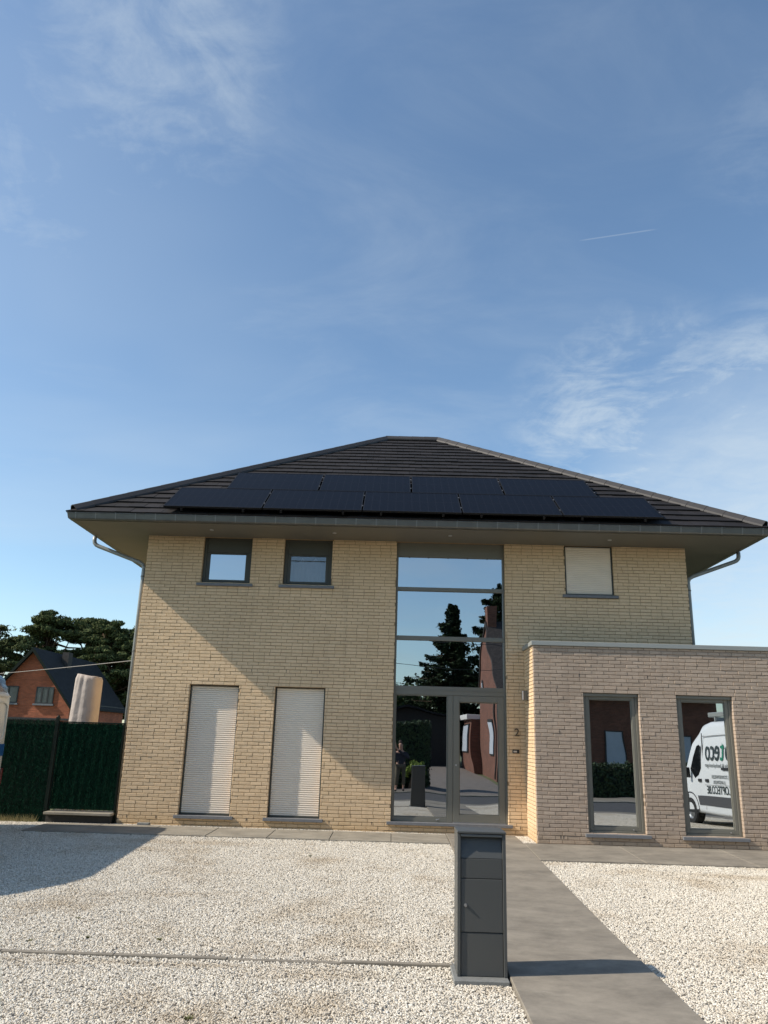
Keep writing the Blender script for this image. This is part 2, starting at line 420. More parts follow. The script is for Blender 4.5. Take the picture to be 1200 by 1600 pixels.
# ---------------------------------------------------------------- brick walls, laid brick by brick
BL, BH, J = 0.2135, 0.0657, 0.0085       # stretcher length incl. joint, course height
def brick_wall(name, O, U, N, width, height, openings, bmat, mmat, parent, label=None, depth=.10, seed=1, rough=1.0):
    """O origin (lower left, face plane), U unit vector along the wall, N outward normal"""
    rnd = random.Random(seed)
    O, U, N = Vector(O), Vector(U), Vector(N)
    vs, fs = [], []
    rows = int(math.ceil(height / BH))
    for r in range(rows):
        z0 = r * BH; z1 = min(z0 + BH - J, height)
        if z1 - z0 < .012: continue
        zc_ = (z0 + z1) / 2
        cuts = [(a - .0, b) for a, b, c, d in openings if c < zc_ < d]
        x = -BL * (0.5 if r % 2 else 1.0) + rnd.uniform(-.014, .014)
        while x < width:
            L = BL
            if rnd.random() < .012: L = BL * .5
            a, b = max(x, 0), min(x + L - J * .8, width)
            x += L
            segs = [(a, b)] if b - a > .02 else []
            for c0, c1 in cuts:
                ns = []
                for p, q in segs:
                    if q <= c0 or p >= c1: ns.append((p, q)); continue
                    if c0 - p > .02: ns.append((p, c0))
                    if q - c1 > .02: ns.append((c1, q))
                segs = ns
            for p, q in segs:
                off = rnd.gauss(0, .0011 * rough)
                tz = rnd.gauss(0, .0004 * rough)
                tx = rnd.gauss(0, .0008 * rough)
                n0 = len(vs)
                bv = .0045
                zz0 = z0 + rnd.uniform(-.001, .0018); zz1 = z1 + rnd.uniform(-.0022, .001)
                for (uu, ww, dd) in ((p, zz0, -bv), (q, zz0, -bv), (q, zz1, -bv), (p, zz1, -bv)):
                    vs.append(O + U * uu + Vector((0, 0, ww)) + N * (off + dd))
                for (uu, ww, sg, su) in ((p + bv, zz0 + bv, -1, -1), (q - bv, zz0 + bv, -1, 1), (q - bv, zz1 - bv, 1, 1), (p + bv, zz1 - bv, 1, -1)):
                    vs.append(O + U * (uu + rnd.gauss(0, .0012)) + Vector((0, 0, ww + rnd.gauss(0, .0010))) + N * (off + sg * tz + su * tx + rnd.gauss(0, .0003 * rough)))
                for (uu, ww) in ((p, zz0), (q, zz0), (q, zz1), (p, zz1)):
                    vs.append(O + U * uu + Vector((0, 0, ww)) + N * (-depth))
                fs += [(n0+4, n0+5, n0+6, n0+7)]
                for k in range(4):
                    k2 = (k+1) % 4
                    fs.append((n0+k, n0+k2, n0+4+k2, n0+4+k))
                    fs.append((n0+8+k, n0+8+k2, n0+k2, n0+k))
    mb = MB(); mb.v = [tuple(v) for v in vs]; mb.f = fs
    w = mb.build(name, bmat, parent, fix=False)
    me = w.data
    bm = bmesh.new(); bm.from_mesh(me); bmesh.ops.recalc_face_normals(bm, faces=bm.faces[:]); bm.to_mesh(me); bm.free()
    if label: w['label'] = label
    # mortar bed behind the bricks, with the openings cut through
    xs = sorted({0.0, width} | {v for a, b, c, d in openings for v in (a, b)})
    zs = sorted({0.0, height} | {v for a, b, c, d in openings for v in (c, min(d, height))})
    mb = MB(); rec = -.0105; back = -.30
    P = lambda u, z, d: O + U * u + Vector((0, 0, z)) + N * d
    for i in range(len(xs)-1):
        for j in range(len(zs)-1):
            mx0, mz0 = (xs[i]+xs[i+1])/2, (zs[j]+zs[j+1])/2
            if any(a < mx0 < b and c < mz0 < d for a, b, c, d in openings): continue
            e = .004
            mb.face([P(xs[i], zs[j], rec), P(xs[i+1], zs[j], rec), P(xs[i+1], zs[j+1], rec), P(xs[i], zs[j+1], rec)])
            mb.face([P(xs[i], zs[j], back), P(xs[i], zs[j+1], back), P(xs[i+1], zs[j+1], back), P(xs[i+1], zs[j], back)])
    e = .004
    for a, b, c, d in openings:
        for q in ([P(a-e, c, rec), P(a-e, d, rec), P(a-e, d, back), P(a-e, c, back)], [P(b+e, c, rec), P(b+e, c, back), P(b+e, d, back), P(b+e, d, rec)],
                  [P(a, d, rec), P(b, d, rec), P(b, d, back), P(a, d, back)], [P(a, c, rec), P(a, c, back), P(b, c, back), P(b, c, rec)]):
            mb.face(q)
    mb.build('mortar_bed', mmat, w, fix=False)
    return w

house = tag(empty('detached_house', (0.4, 4.8, 0)), 'pale yellow brick two-storey house with dark hipped roof and flat-roofed side extension', 'house')

X0, X1, HT = -5.13, 5.88, 5.57
# openings of the front wall (u measured from X0)
OP = [(-4.00, -3.02, .185, 2.585), (-2.32, -1.33, .185, 2.585), (0.0, 2.2, .185, HT), (-3.98, -2.975, 4.60, HT), (-2.31, -1.32, 4.60, HT), (3.42, 4.40, 4.545, HT)]
main = brick_wall('front_wall', (X0, 0, -.1), (1, 0, 0), (0, -1, 0), X1 - X0, HT + .1,
                  [(a - X0, b - X0, c + .1, d + .1) for a, b, c, d in OP], M_BRICK, M_MORTAR, house, seed=3)
brick_wall('side_wall', (X0, 9.7, -.1), (0, -1, 0), (-1, 0, 0), 9.7 - .102, HT + .1, [], M_BRICK, M_MORTAR, house, seed=4)
brick_wall('side_wall', (X1, .102, -.1), (0, 1, 0), (1, 0, 0), 9.6, HT + .1, [], M_BRICK, M_MORTAR, house, seed=5)
MB().box(X0 + .02, X1 - .02, 9.45, 9.70, -.1, HT).build('rear_wall', M_BRICK, house)

# annex
AX0, AX1, AY, AT = 2.55, 11.0, -1.04, 3.40
AOP = [(3.44, 4.44, .185, 2.575), (5.112, 6.122, .185, 2.575), (8.2, 9.2, .185, 2.575)]
brick_wall('extension_front_wall', (AX0, AY, -.12), (1, 0, 0), (0, -1, 0), AX1 - AX0, AT + .12,
           [(a - AX0, b - AX0, c + .12, d + .12) for a, b, c, d in AOP], M_BRICK2, M_MORTAR2, house, 'grey-brown brick front of the low extension', seed=8, rough=1.2)
brick_wall('extension_side_wall', (AX0, -.004, -.12), (0, -1, 0), (-1, 0, 0), -AY - .004 - .102, AT + .12, [], M_BRICK, M_MORTAR, house, seed=9)  # really grey-brown like the front; yellow brick paints in the strong sunlight
brick_wall('extension_side_wall', (AX1, AY + .102, -.12), (0, 1, 0), (1, 0, 0), 6.0, AT + .12, [], M_BRICK2, M_MORTAR2, house, seed=10)
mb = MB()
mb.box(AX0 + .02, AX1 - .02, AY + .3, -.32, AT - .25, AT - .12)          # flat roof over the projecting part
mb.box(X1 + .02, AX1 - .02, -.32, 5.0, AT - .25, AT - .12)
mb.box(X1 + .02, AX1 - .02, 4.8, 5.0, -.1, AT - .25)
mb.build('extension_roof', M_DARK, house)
mb = MB()
mb.cbox(AX0 - .035, AX1 + .03, AY - .035, AY + .26, AT + .002, AT + .082, .006)
mb.cbox(AX0 - .035, AX0 + .26, AY + .262, -.012, AT + .002, AT + .082, .006)
mb.cbox(AX1 - .26, AX1 + .03, AY + .262, 5.0, AT + .002, AT + .082, .006)
mb.build('coping', M_COPING, house)
mb = MB()
mb.box(AX0 + .012, AX1 - .01, AY + .006, AY + .2, AT - .03, AT + .0)
mb.box(AX0 + .006, AX0 + .2, AY + .202, -.02, AT - .03, AT + .0)
mb.build('coping_trim', M_FRAMED, house)

# interior shells: dark rooms behind the glass
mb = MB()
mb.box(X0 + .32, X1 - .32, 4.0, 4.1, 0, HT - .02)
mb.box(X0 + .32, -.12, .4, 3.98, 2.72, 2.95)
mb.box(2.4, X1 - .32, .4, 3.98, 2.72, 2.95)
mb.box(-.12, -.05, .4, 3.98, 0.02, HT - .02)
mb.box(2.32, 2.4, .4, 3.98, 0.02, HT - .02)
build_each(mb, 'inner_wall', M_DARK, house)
mb = MB(); mb.box(X0 + .31, X1 - .31, .305, 4.0, .06, .12); mb.box(AX0 + .31, AX1 - .31, AY + .305, -.01, .05, .11); build_each(mb, 'inner_floor', M_FLOORI, house)

# ---------------------------------------------------------------- windows
def frame_ring(mb, x0, x1, z0, z1, y0, y1, w, wt=None, wb=None):
    wt = w if wt is None else wt; wb = w if wb is None else wb
    mb.cbox(x0, x0 + w, y0, y1, z0, z1, .004); mb.cbox(x1 - w, x1, y0, y1, z0, z1, .004)
    mb.cbox(x0 + w + .0005, x1 - w - .0005, y0, y1, z1 - wt, z1, .004); mb.cbox(x0 + w + .0005, x1 - w - .0005, y0, y1, z0, z0 + wb, .004)
def pane(x0, x1, z0, z1, y, parent, m=None):
    return MB().box(x0, x1, y, y + .006, z0, z1).build('pane', m or M_GLASS, parent)
def sill(x0, x1, z1, yw, parent, th=.055):
    o = MB().cbox(x0 - .065, x1 + .065, yw - .055, yw + .2, z1 - th, z1, .004).build('sill', M_SILL, parent)
    return o
def weep(mb, x, z, y):
    mb.box(x - .005, x + .005, y - .002, y + .02, z, z + .055)

def tall_window(x0, x1, z0, z1, yw, label):
    y = yw + .085
    mb = MB()
    frame_ring(mb, x0 + .004, x1 - .004, z0 + .002, z1 - .004, y, y + .09, .045)
    mb.cbox(x0 + .006, x1 - .006, y - .045, y - .001, z1 - .055, z1 - .006, .003)          # screen-guide head
    w = mb.build('window', M_FRAME, house); w['label'] = label
    mb = MB()
    frame_ring(mb, x0 + .052, x1 - .052, z0 + .05, z1 - .053, y + .012, y + .075, .062, .055, .065)
    frame_ring(mb, x0 + .116, x1 - .116, z0 + .117, z1 - .110, y + .026, y + .07, .012)
    mb.build('sash', M_FRAME, w)
    pane(x0 + .125, x1 - .125, z0 + .125, z1 - .119, y + .045, w)
    sill(x0, x1, z0 + .0, yw, w)
    h = MB(); h.tube([(x1 - .20, y + .008, z0 + .075), (x1 - .20, y - .012, z0 + .075)], [.012, .010], 10)
    h.build('handle', M_ALU, w)
    return w
tall_window(3.44, 4.44, .188, 2.573, AY, 'tall window left in the low extension')
tall_window(5.112, 6.122, .188, 2.573, AY, 'tall window right in the low extension')
tall_window(8.2, 9.2, .188, 2.573, AY, 'far right tall window of the low extension')

def shutter_window(x0, x1, z0, z1, yw, rec, label, foot=True):
    y = yw + rec
    mb = MB()
    zt = min(z1, HT - .004) - .004
    frame_ring(mb, x0 + .003, x1 - .003, z0 + .002, zt, y - .012, y + .07, .030, .012, .035)
    w = mb.build('window', M_FRAMED, house); w['label'] = label
    # roller shutter: curved horizontal slats
    s = MB(); H = .0385; z = z0 + .062
    xa, xb = x0 + .034, x1 - .034
    MBf = MB().cbox(xa, xb, y + .002, y + .022, z0 + .038, z0 + .060, .003)
    MBf.build('bottom_rail', M_SHUTTER, w)
    while z < zt - .014:
        zt2 = min(z + H, zt - .013)
        prof = [(y + .016, z), (y + .006, z + .003), (y + .0005, z + (zt2 - z) * .3), (y - .001, z + (zt2 - z) * .55), (y + .002, zt2 - .006), (y + .010, zt2 - .001)]
        n = len(prof)
        vs = [(xa, a, b) for a, b in prof] + [(xb, a, b) for a, b in prof]
        s.mesh(vs, [(i, i+1, n+i+1, n+i) for i in range(n-1)])
        z += H
    s.box(xa, xb, y + .02, y + .024, z0 + .06, zt - .013)
    s.build('roller_shutter', M_SHUTTER, w, smooth=False)
    sill(x0, x1, z0, yw, w)
    return w
shutter_window(-4.00, -3.02, .188, 2.583, 0, .115, 'ground floor window behind a closed pale shutter, left')
shutter_window(-2.32, -1.33, .188, 2.583, 0, .115, 'ground floor window behind a closed pale shutter, right')
shutter_window(3.42, 4.40, 4.548, HT, 0, .05, 'upper window behind a closed pale shutter')

def small_window(x0, x1, z0, label, curtain):
    y = .085; z1 = HT - .004
    mb = MB()
    frame_ring(mb, x0 + .004, x1 - .004, z0 + .002, z1, y, y + .09, .062, .03, .05)
    mb.cbox(x0 + .067, x1 - .067, y + .010, y + .08, z1 - .30, z1 - .031, .004)        # shutter box
    w = mb.build('window', M_FRAMED, house); w['label'] = label
    mb = MB(); frame_ring(mb, x0 + .068, x1 - .068, z0 + .054, z1 - .302, y + .015, y + .075, .065, .03, .045)
    mb.build('sash', M_FRAMED, w)
    g = [x0 + .134, x1 - .134, z0 + .1, z1 - .333]
    pane(*g, y + .045, w, M_GLASS2 if curtain else M_GLASS)
    if curtain:
        m2_ = MB(); nn = 60; vs = []
        for i in range(nn + 1):
            t = i / nn; xx = g[0] - .04 + t * (g[1] - g[0] + .08)
            yy = y + .16 + .022 * math.sin(t * 30) + .01 * math.sin(t * 71 + 1)
            vs += [(xx, yy, g[2] - .03), (xx, yy + .02 * math.sin(t * 9), g[3] - .005 - .10 * abs(math.sin(t * 9.4)))]
        m2_.mesh(vs, [(2*i, 2*i+2, 2*i+3, 2*i+1) for i in range(nn)])
        m2_.build('curtain', M_CURTAIN, w, smooth=True)
        MB().box(g[0], g[1], y + .046 - .012, y + .046 - .002, (g[2]+g[3])/2 + .16, (g[2]+g[3])/2 + .175).build('glazing_bar', M_FRAMED, w)
    sill(x0, x1, z0, 0, w)
small_window(-3.98, -2.975, 4.60, 'upper left window reflecting the sky', False)
small_window(-2.31, -1.32, 4.60, 'upper window with a net curtain', True)

# entrance: door with tall glazing
y = .085
mb = MB()
zt = HT - .004
mb.cbox(.003, .040, y, y + .1, .190, zt, .004); mb.cbox(2.16, 2.197, y, y + .1, .190, zt, .004)
mb.cbox(.0405, 2.1595, y, y + .1, zt - .29, zt, .004)                # shutter box
for a, b in ((4.57, 4.645), (3.575, 3.660), (2.515, 2.680)):
    mb.cbox(.0405, 2.1595, y + .003, y + .097, a, b, .004)
mb.cbox(1.065, 1.165, y + .004, y + .096, .190, 2.5145, .004)
mb.cbox(.0405, 1.0645, y + .005, y + .095, .190, .272, .004)
mb.box(.045, 2.155, y - .006, y - .001, 2.60, 2.604)
ent = mb.build('entrance_glazing', M_FRAME, house); ent['label'] = 'tall grey-framed glazing with the front door in it'
mb = MB()
for k in range(5): mb.box(.25 + .4 * k, .27 + .4 * k, y + .01, y + .03, zt - .302, zt - .290)
build_each(mb, 'box_clip', M_FRAMED, ent)
mb = MB(); frame_ring(mb, .0405 + .001, 1.064, .273, 2.514, y + .02, y + .07, .020, .020, .012)
mb.build('glazing_bead', M_FRAME, ent)
for a, b in ((.041, 1.0645),):
    pane(a, b, .275, 2.51, y + .045, ent)
pane(.0405, 2.1595, 2.682, 3.573, y + .05, ent); pane(.0405, 2.1595, 3.662, 4.568, y + .05, ent); pane(.0405, 2.1595, 4.647, zt - .292, y + .05, ent)
mb = MB(); frame_ring(mb, 1.170, 2.156, .205, 2.511, y + .0, y + .08, .115, .115, .13)
frame_ring(mb, 1.2855, 2.0405, .3355, 2.3955, y + .02, y + .06, .014)
door = mb.build('front_door', M_FRAME, house); door['label'] = 'grey front door with a full glass panel'
pane(1.298, 2.028, .348, 2.383, y + .035, door)
mb = MB(); mb.tube([(1.225, y - .001, 1.22), (1.225, y - .012, 1.22)], .016, 12); mb.build('lock', M_ALU, door)
mb = MB(); mb.cbox(1.168, 2.158, y - .02, y + .09, .1905, .2035, .003); mb.build('threshold', M_ALU, ent)
mb = MB(); mb.tube([(.86, y - .001, .235), (.86, y - .018, .235)], [.014, .011], 10); mb.tube([(.86, y - .014, .235), (.91, y - .018, .25)], .006, 8)
mb.build('catch', M_ALU, ent)
MB().cbox(-.075, 2.275, -.055, .1, .135, .188, .004).build('sill', M_SILL, ent)

mb = MB()
for x in (-2.80, -2.12, -1.46, -3.45): weep(mb, x, 2.86, 0)
for x in (-4.95, -4.40, -3.75, -3.3, -2.7, -1.15, -.35, 2.42): weep(mb, x, .115, -.0)
build_each(mb, 'weep_hole', M_BLACK, house)
mb = MB()
for x in (3.38, 4.62, 5.22, 5.9): weep(mb, x, 2.85, AY)
for x in (2.95, 4.75, 6.5, 3.0): weep(mb, x, .09, AY)
build_each(mb, 'weep_hole', M_BLACK, house)

# ---------------------------------------------------------------- roof
EL, ER, EF, EB, EZ = -6.35, 7.08, -1.15, 10.85, 5.72
PIT = math.radians(33.5); TP = math.tan(PIT); CP = math.cos(PIT)
HD = (EB - EF) / 2
RZ = EZ + TP * HD
RA = Vector((EL + HD, EF + HD, RZ)); RB = Vector((ER - HD, EF + HD, RZ))
A, B_, C_, D_ = Vector((EL, EF, EZ)), Vector((ER, EF, EZ)), Vector((ER, EB, EZ)), Vector((EL, EB, EZ))
mb = MB()
for q in ([A, B_, RB, RA], [B_, C_, RB], [C_, D_, RA, RB], [D_, A, RA]):
    mb.face(q)
mb.face([A, D_, C_, B_])
roof = mb.build('roof', M_BLACK, house); roof['label'] = 'dark hipped roof of flat tiles'

def clip_poly(poly, n, d):
    out_ = []
    for i in range(len(poly)):
        p, q = poly[i], poly[(i+1) % len(poly)]
        a, b = n[0]*p[0] + n[1]*p[1] - d, n[0]*q[0] + n[1]*q[1] - d
        if a <= 0: out_.append(p)
        if (a < 0 < b) or (b < 0 < a):
            t = a / (a - b); out_.append((p[0] + t*(q[0]-p[0]), p[1] + t*(q[1]-p[1])))
    return out_
def tile_slope(O, U, V, W0, Wtop, H, seed):
    """tiles over a trapezium: bottom width W0, top width Wtop centred, slope length H"""
    rnd = random.Random(seed)
    U, V = Vector(U), Vector(V).normalized(); N = U.cross(V).normalized()
    O = Vector(O)
    mb = MB(); ex = .338; tw = .30; r = 0
    k = (W0 - Wtop) / 2 / H
    vv = -.05
    while vv < H - .02:
        v0, v1 = vv, min(vv + ex + .06, H)
        off = (.5 if r % 2 else 0) * tw + rnd.uniform(-.01, .01)
        x = -tw + off - tw
        while x < W0:
            poly = [(x + .0025, v0), (x + tw - .0025, v0), (x + tw - .0025, v1), (x + .0025, v1)]
            nl = 1 / math.hypot(1, k)
            poly = clip_poly(poly, (-nl, k * nl), 0.0)            # left hip: x >= k v
            poly = clip_poly(poly, (nl, k * nl), W0 * nl) if poly else poly
            if len(poly) >= 3:
                j = rnd.gauss(0, .0016); jx = rnd.gauss(0, .0012)
                def hgt(v): return .034 * (1 - (v - v0) / (ex + .06)) + j
                top = [O + U*a + V*b + N*(hgt(b) + .010 + jx * (a - x) / tw) for a, b in poly]
                bot = [O + U*a + V*b + N*(hgt(b) - .020) for a, b in poly]
                n = len(top); base = len(mb.v)
                mb.mesh(top + bot, [tuple(range(n)), tuple(range(2*n-1, n-1, -1))] + [(i, i+n, (i+1) % n + n, (i+1) % n) for i in range(n)])
            x += tw
        vv += ex; r += 1
    return mb
HS = HD / CP
V1 = Vector((0, CP, math.sin(PIT)))
tile_slope(A, (1, 0, 0), V1, ER - EL, (RB - RA).length, HS, 1).build('roof_tiles', M_TILE, roof, fix=True)
tile_slope(B_, (0, 1, 0), (-CP, 0, math.sin(PIT)), EB - EF, .001, HS, 2).build('roof_tiles', M_TILE, roof, fix=True)
tile_slope(C_, (-1, 0, 0), (0, -CP, math.sin(PIT)), ER - EL, (RB - RA).length, HS, 3).build('roof_tiles', M_TILE, roof, fix=True)
tile_slope(D_, (0, -1, 0), (CP, 0, math.sin(PIT)), EB - EF, .001, HS, 4).build('roof_tiles', M_TILE, roof, fix=True)

def ridge_run(P, Q, mb, start=.0):
    P, Q = Vector(P), Vector(Q); d = (Q - P); L = d.length; d.normalize()
    side = d.cross(Vector((0, 0, 1))).normalized(); up = side.cross(d).normalized()
    n = max(1, round(L / .40)); s = L / n
    for i in range(n):
        a = P + d * (s * i - .03); b = P + d * (s * (i + 1))
        rings = []
        for q, w, h in ((a, .132, .128), (b, .124, .120)):
            pr = [(-w, -.062), (-w * .96, -.035), (-w * .45, h * .42), (0, h * .52), (w * .45, h * .42), (w * .96, -.035), (w, -.062)]
            rings.append([q + side * u + up * (v + .055) for u, v in pr])
        m = len(rings[0])
        inner = [[(p - up * .015) for p in r_] for r_ in rings]
        vs = rings[0] + rings[1] + inner[0] + inner[1]
        fs = [(k, k+1, m+k+1, m+k) for k in range(m-1)] + [(2*m+k, 3*m+k, 3*m+k+1, 2*m+k+1) for k in range(m-1)]
        fs += [(k, 2*m+k, 2*m+k+1, k+1) for k in range(m-1)] + [(m+k, m+k+1, 3*m+k+1, 3*m+k) for k in range(m-1)]
        fs += [(0, m, 3*m, 2*m), (m-1, 3*m-1, 4*m-1, 2*m-1)]
        mb.mesh(vs, fs)
mb = MB()
ridge_run(A + (RA - A) * .012, RA, mb); ridge_run(B_ + (RB - B_) * .012, RB, mb); ridge_run(C_, RB, mb); ridge_run(D_, RA, mb); ridge_run(RA, RB, mb)
mb.build('ridge_tiles', M_RIDGE, roof)

# soffit, fascia, gutter
GZ0, GZ1 = 5.578, 5.70
mb = MB()
mb.box(EL + .12, ER - .12, EF + .12, -.001 + .0, HT, HT + .02)
mb.box(EL + .12, X0, .0, EB - .12, HT, HT + .02); mb.box(X1, ER - .12, .0, EB - .12, HT, HT + .02)
mb.box(X0, X1, .0, EB - .12, HT + .001, HT + .021)
mb.build('soffit', M_SOFFIT, house)
mb = MB(); fz0, fz1 = HT - .004, 5.70
for a in ((EL + .09, ER - .09, EF + .09, EF + .118), (EL + .09, ER - .09, EB - .118, EB - .09)): mb.box(*a, fz0, fz1)
for a in ((EL + .09, EL + .118, EF + .12, EB - .12), (ER - .118, ER - .09, EF + .12, EB - .12)): mb.box(*a, fz0, fz1)
mb.build('fascia', M_SOFFIT, house)
def gutter_run(P, Q, outv, mb, mc):
    """box gutter with a rolled front bead; outv horizontal outward direction; mitred ends"""
    P, Q, o = Vector(P), Vector(Q), Vector(outv); d = (Q - P).normalized()
    prof = [(.004, .120), (.0, .0), (.085, .0), (.100, .018), (.118, .108), (.128, .113), (.128, .126), (.116, .126), (.112, .112), (.094, .022), (.082, .008), (.008, .008), (.010, .12)]
    n = len(prof)
    vs = [P - d * u + o * u + Vector((0, 0, v)) for u, v in prof] + [Q + d * u + o * u + Vector((0, 0, v)) for u, v in prof]
    mb.mesh(vs, [(i, (i+1) % n, n + (i+1) % n, n + i) for i in range(n)])
    L = (Q - P).length; k = 0
    m = int(L / .385)
    for i in range(m + 1):
        c = P + d * (.05 + (L - .1) * i / m)
        w = .010
        pts = [(.100 + .0, .012), (.122, .104), (.133, .110), (.133, .131), (.02, .131), (.02, .127), (.118, .127)]
        pv = [(.086, -.004), (.106, .016), (.124, .108), (.134, .112), (.134, .131), (.0, .131), (.0, .127), (.11, .127), (.1, .1), (.09, .02)]
        nn = len(pv)
        vv_ = [c - d * w + o * a + Vector((0, 0, b)) for a, b in pv] + [c + d * w + o * a + Vector((0, 0, b)) for a, b in pv]
        mc.mesh(vv_, [(i2, (i2+1) % nn, nn + (i2+1) % nn, nn + i2) for i2 in range(nn)] + [tuple(range(nn)), tuple(range(2*nn-1, nn-1, -1))])
mb, mc = MB(), MB()
gi = .088
GA, GB, GC, GD = (EL + gi, EF + gi, GZ0), (ER - gi, EF + gi, GZ0), (ER - gi, EB - gi, GZ0), (EL + gi, EB - gi, GZ0)
M_BRK = mat('bracket_zinc', (.22, .22, .21), .5, metal=.5)
gutter_run(GA, GB, (0, -1, 0), mb, mc); gutter_run(GB, GC, (1, 0, 0), mb, mc); gutter_run(GD, GA, (-1, 0, 0), mb, mc)
md_ = MB(); gutter_run(GC, GD, (0, 1, 0), mb, md_)
gut = mb.build('gutter', M_GUTTER, house)
build_each(mc, 'gutter_bracket', M_BRK, gut)
md_.build('rear_gutter_brackets', M_BRK, gut)['kind'] = 'stuff'
M_PIPE = mat('zinc_downpipe', (.27, .285, .28), .5, metal=.35, var=.1, scale=4)
def downpipe(sx, xg, xw, yg, yw):
    mb = MB(); r = .042
    pts = [(xg, yg, GZ0 + .01), (xg, yg, 5.50), (xg - sx * .012, yg + .004, 5.45), (xg - sx * .05, yg + .008, 5.41), (xg - sx * .1, yg + .01, 5.385),
           (xw + sx * .10, yw - .01, 5.03), (xw + sx * .03, yw, 4.985), (xw, yw, 4.92), (xw, yw, 4.85), (xw, yw, -.1)]
    mb.tube(pts, r, 14)
    p = mb.build('downpipe', M_PIPE, house, smooth=True)
    mb = MB()
    for z in (4.72, 3.2, 1.7, .5): mb.tube([(xw, yw, z), (xw, yw, z + .03)], r + .006, 14); mb.box(xw - .01, xw + .01, yw, yw + .02, z, z + .02) if 0 else None
    build_each(mb, 'pipe_clip', M_GUTTER, p)
downpipe(-1, -6.37, -5.215, .30, .17)
downpipe(1, 7.09, 5.965, .30, .20)
mb = MB()
for x, yy in ((-3.70, -.57), (-1.25, -.56), (1.05, -.57), (4.21, -.54)):
    mb.tube([(x, yy, HT - .0005), (x, yy, HT - .008)], [.042, .038], 20)
build_each(mb, 'soffit_spotlight', M_ALU, house)
adopt(house)

# ---------------------------------------------------------------- solar panels
NR = Vector((0, -math.sin(PIT), CP)); VR = V1
def solar_panel(xc, s0, first=None, lab=''):
    """xc left edge, s0 distance along the slope of the lower edge"""
    base = A + VR * s0; base.x = xc
    if first is None:
        root = empty('solar_panel', base)
        PW, PH, lift, th = 1.888, 1.30, .150, .035
        def P(u, v, w): return Vector((u, 0, 0)) + VR * v + NR * (lift + w)
        def slab(mb, u0, u1, v0, v1, w0, w1):
            vs = [P(u0,v0,w0), P(u1,v0,w0), P(u1,v1,w0), P(u0,v1,w0), P(u0,v0,w1), P(u1,v0,w1), P(u1,v1,w1), P(u0,v1,w1)]
            mb.mesh(vs, [(3,2,1,0),(4,5,6,7),(0,1,5,4),(1,2,6,5),(2,3,7,6),(3,0,4,7)])
        mb = MB(); slab(mb, .018, PW - .018, .018, PH - .018, .004, th - .003)
        for o in (mb.build('cell_surface', M_PANEL, root),): pass
        mb = MB(); f_ = .018
        slab(mb, 0, f_, 0, PH, 0, th); slab(mb, PW - f_, PW, 0, PH, 0, th); slab(mb, f_, PW - f_, 0, f_, 0, th); slab(mb, f_, PW - f_, PH - f_, PH, 0, th)
        mb.build('panel_frame', M_PFRAME, root)
        mb = MB()
        for i in range(1, 12): slab(mb, PW * i / 12 - .002, PW * i / 12 + .002, .02, PH - .02, th - .003, th - .0025)
        slab(mb, .02, PW - .02, PH / 2 - .004, PH / 2 + .004, th - .0029, th - .0022)
        mb.build('cell_line', M_LINE, root)
        mb = MB()
        for u in (.35, PW - .35): slab(mb, u - .02, u + .02, -.03, PH + .0, -.055, -.001)
        for v in (.30, PH - .30): slab(mb, -.018, PW + .0, v - .02, v + .02, -.10, -.056)
        build_each(mb, 'mounting_rail', M_PFRAME, root)
        mb = MB()
        for v in (.30, PH - .30): slab(mb, PW - .004, PW + .020, v - .02, v + .02, .02, th + .006)
        build_each(mb, 'clamp', M_CLAMP, root)
        root.name = 'solar_panel'
    else:
        root = first.copy(); col.objects.link(root); root.location = base
        for c in first.children:
            d = c.copy(); col.objects.link(d); d.parent = root
    tag(root, lab, 'solar panel', 'black solar panels on the front roof slope')
    return root
ordn = ['first', 'second', 'third', 'fourth', 'fifth']
p0 = None
for i in range(5):
    o = solar_panel(-4.50 + 1.915 * i, -.055, p0, 'black solar panel, %s from the left in the lower row above the gutter' % ordn[i])
    p0 = p0 or o
for i in range(4):
    solar_panel(-3.56 + 1.925 * i, 1.265, p0, 'black solar panel, %s from the left in the upper row' % ordn[i])

# ---------------------------------------------------------------- small things on the wall
lamp = tag(empty('wall_lamp', (AX0 - .06, -.30, 2.45)), 'small grey up-and-down wall lamp on the extension side wall', 'wall lamp')
MB().cbox(AX0 - .10, AX0 - .001, -.36, -.24, 2.44, 2.62, .004).build('lamp_body', M_FRAME, lamp)
MB().cbox(AX0 - .104, AX0 - .085, -.375, -.361, 2.45, 2.61, .003).build('lamp_glass', M_WHITEP, lamp)
adopt(lamp)
bell = tag(empty('doorbell', (2.36, 0, 1.47)), 'small black doorbell plate below the house number', 'doorbell')
MB().cbox(2.295, 2.425, -.022, -.001, 1.465, 1.535, .004).build('plate', M_BLACK, bell)
MB().cbox(2.31, 2.375, -.026, -.0225, 1.485, 1.515, .002).build('button', M_ALU, bell)
adopt(bell)
def text_mesh(name, s, size, m, parent=None, extrude=.002, align='LEFT', spacing=1.0, sx=1.0, bold=0.0):
    cu = bpy.data.curves.new(name, 'FONT'); cu.body = s; cu.size = size; cu.extrude = extrude; cu.align_x = align; cu.space_character = spacing
    cu.offset = bold
    t = bpy.data.objects.new(name, cu); col.objects.link(t)
    bpy.context.view_layer.update()
    dg = bpy.context.evaluated_depsgraph_get()
    me = bpy.data.meshes.new_from_object(t.evaluated_get(dg))
    bpy.data.objects.remove(t)
    for v in me.vertices: v.co.x *= sx
    me.materials.clear(); me.materials.append(m)
    o = bpy.data.objects.new(name, me); col.objects.link(o)
    if parent is not None: o.parent = parent
    return o
num = text_mesh('house_number', '2', .20, mat('brown_metal', (.10, .075, .05), .5, metal=.3), extrude=.008, bold=.002)
num.rotation_euler = (math.pi / 2, 0, 0); num.location = (2.335, -.014, 1.785)
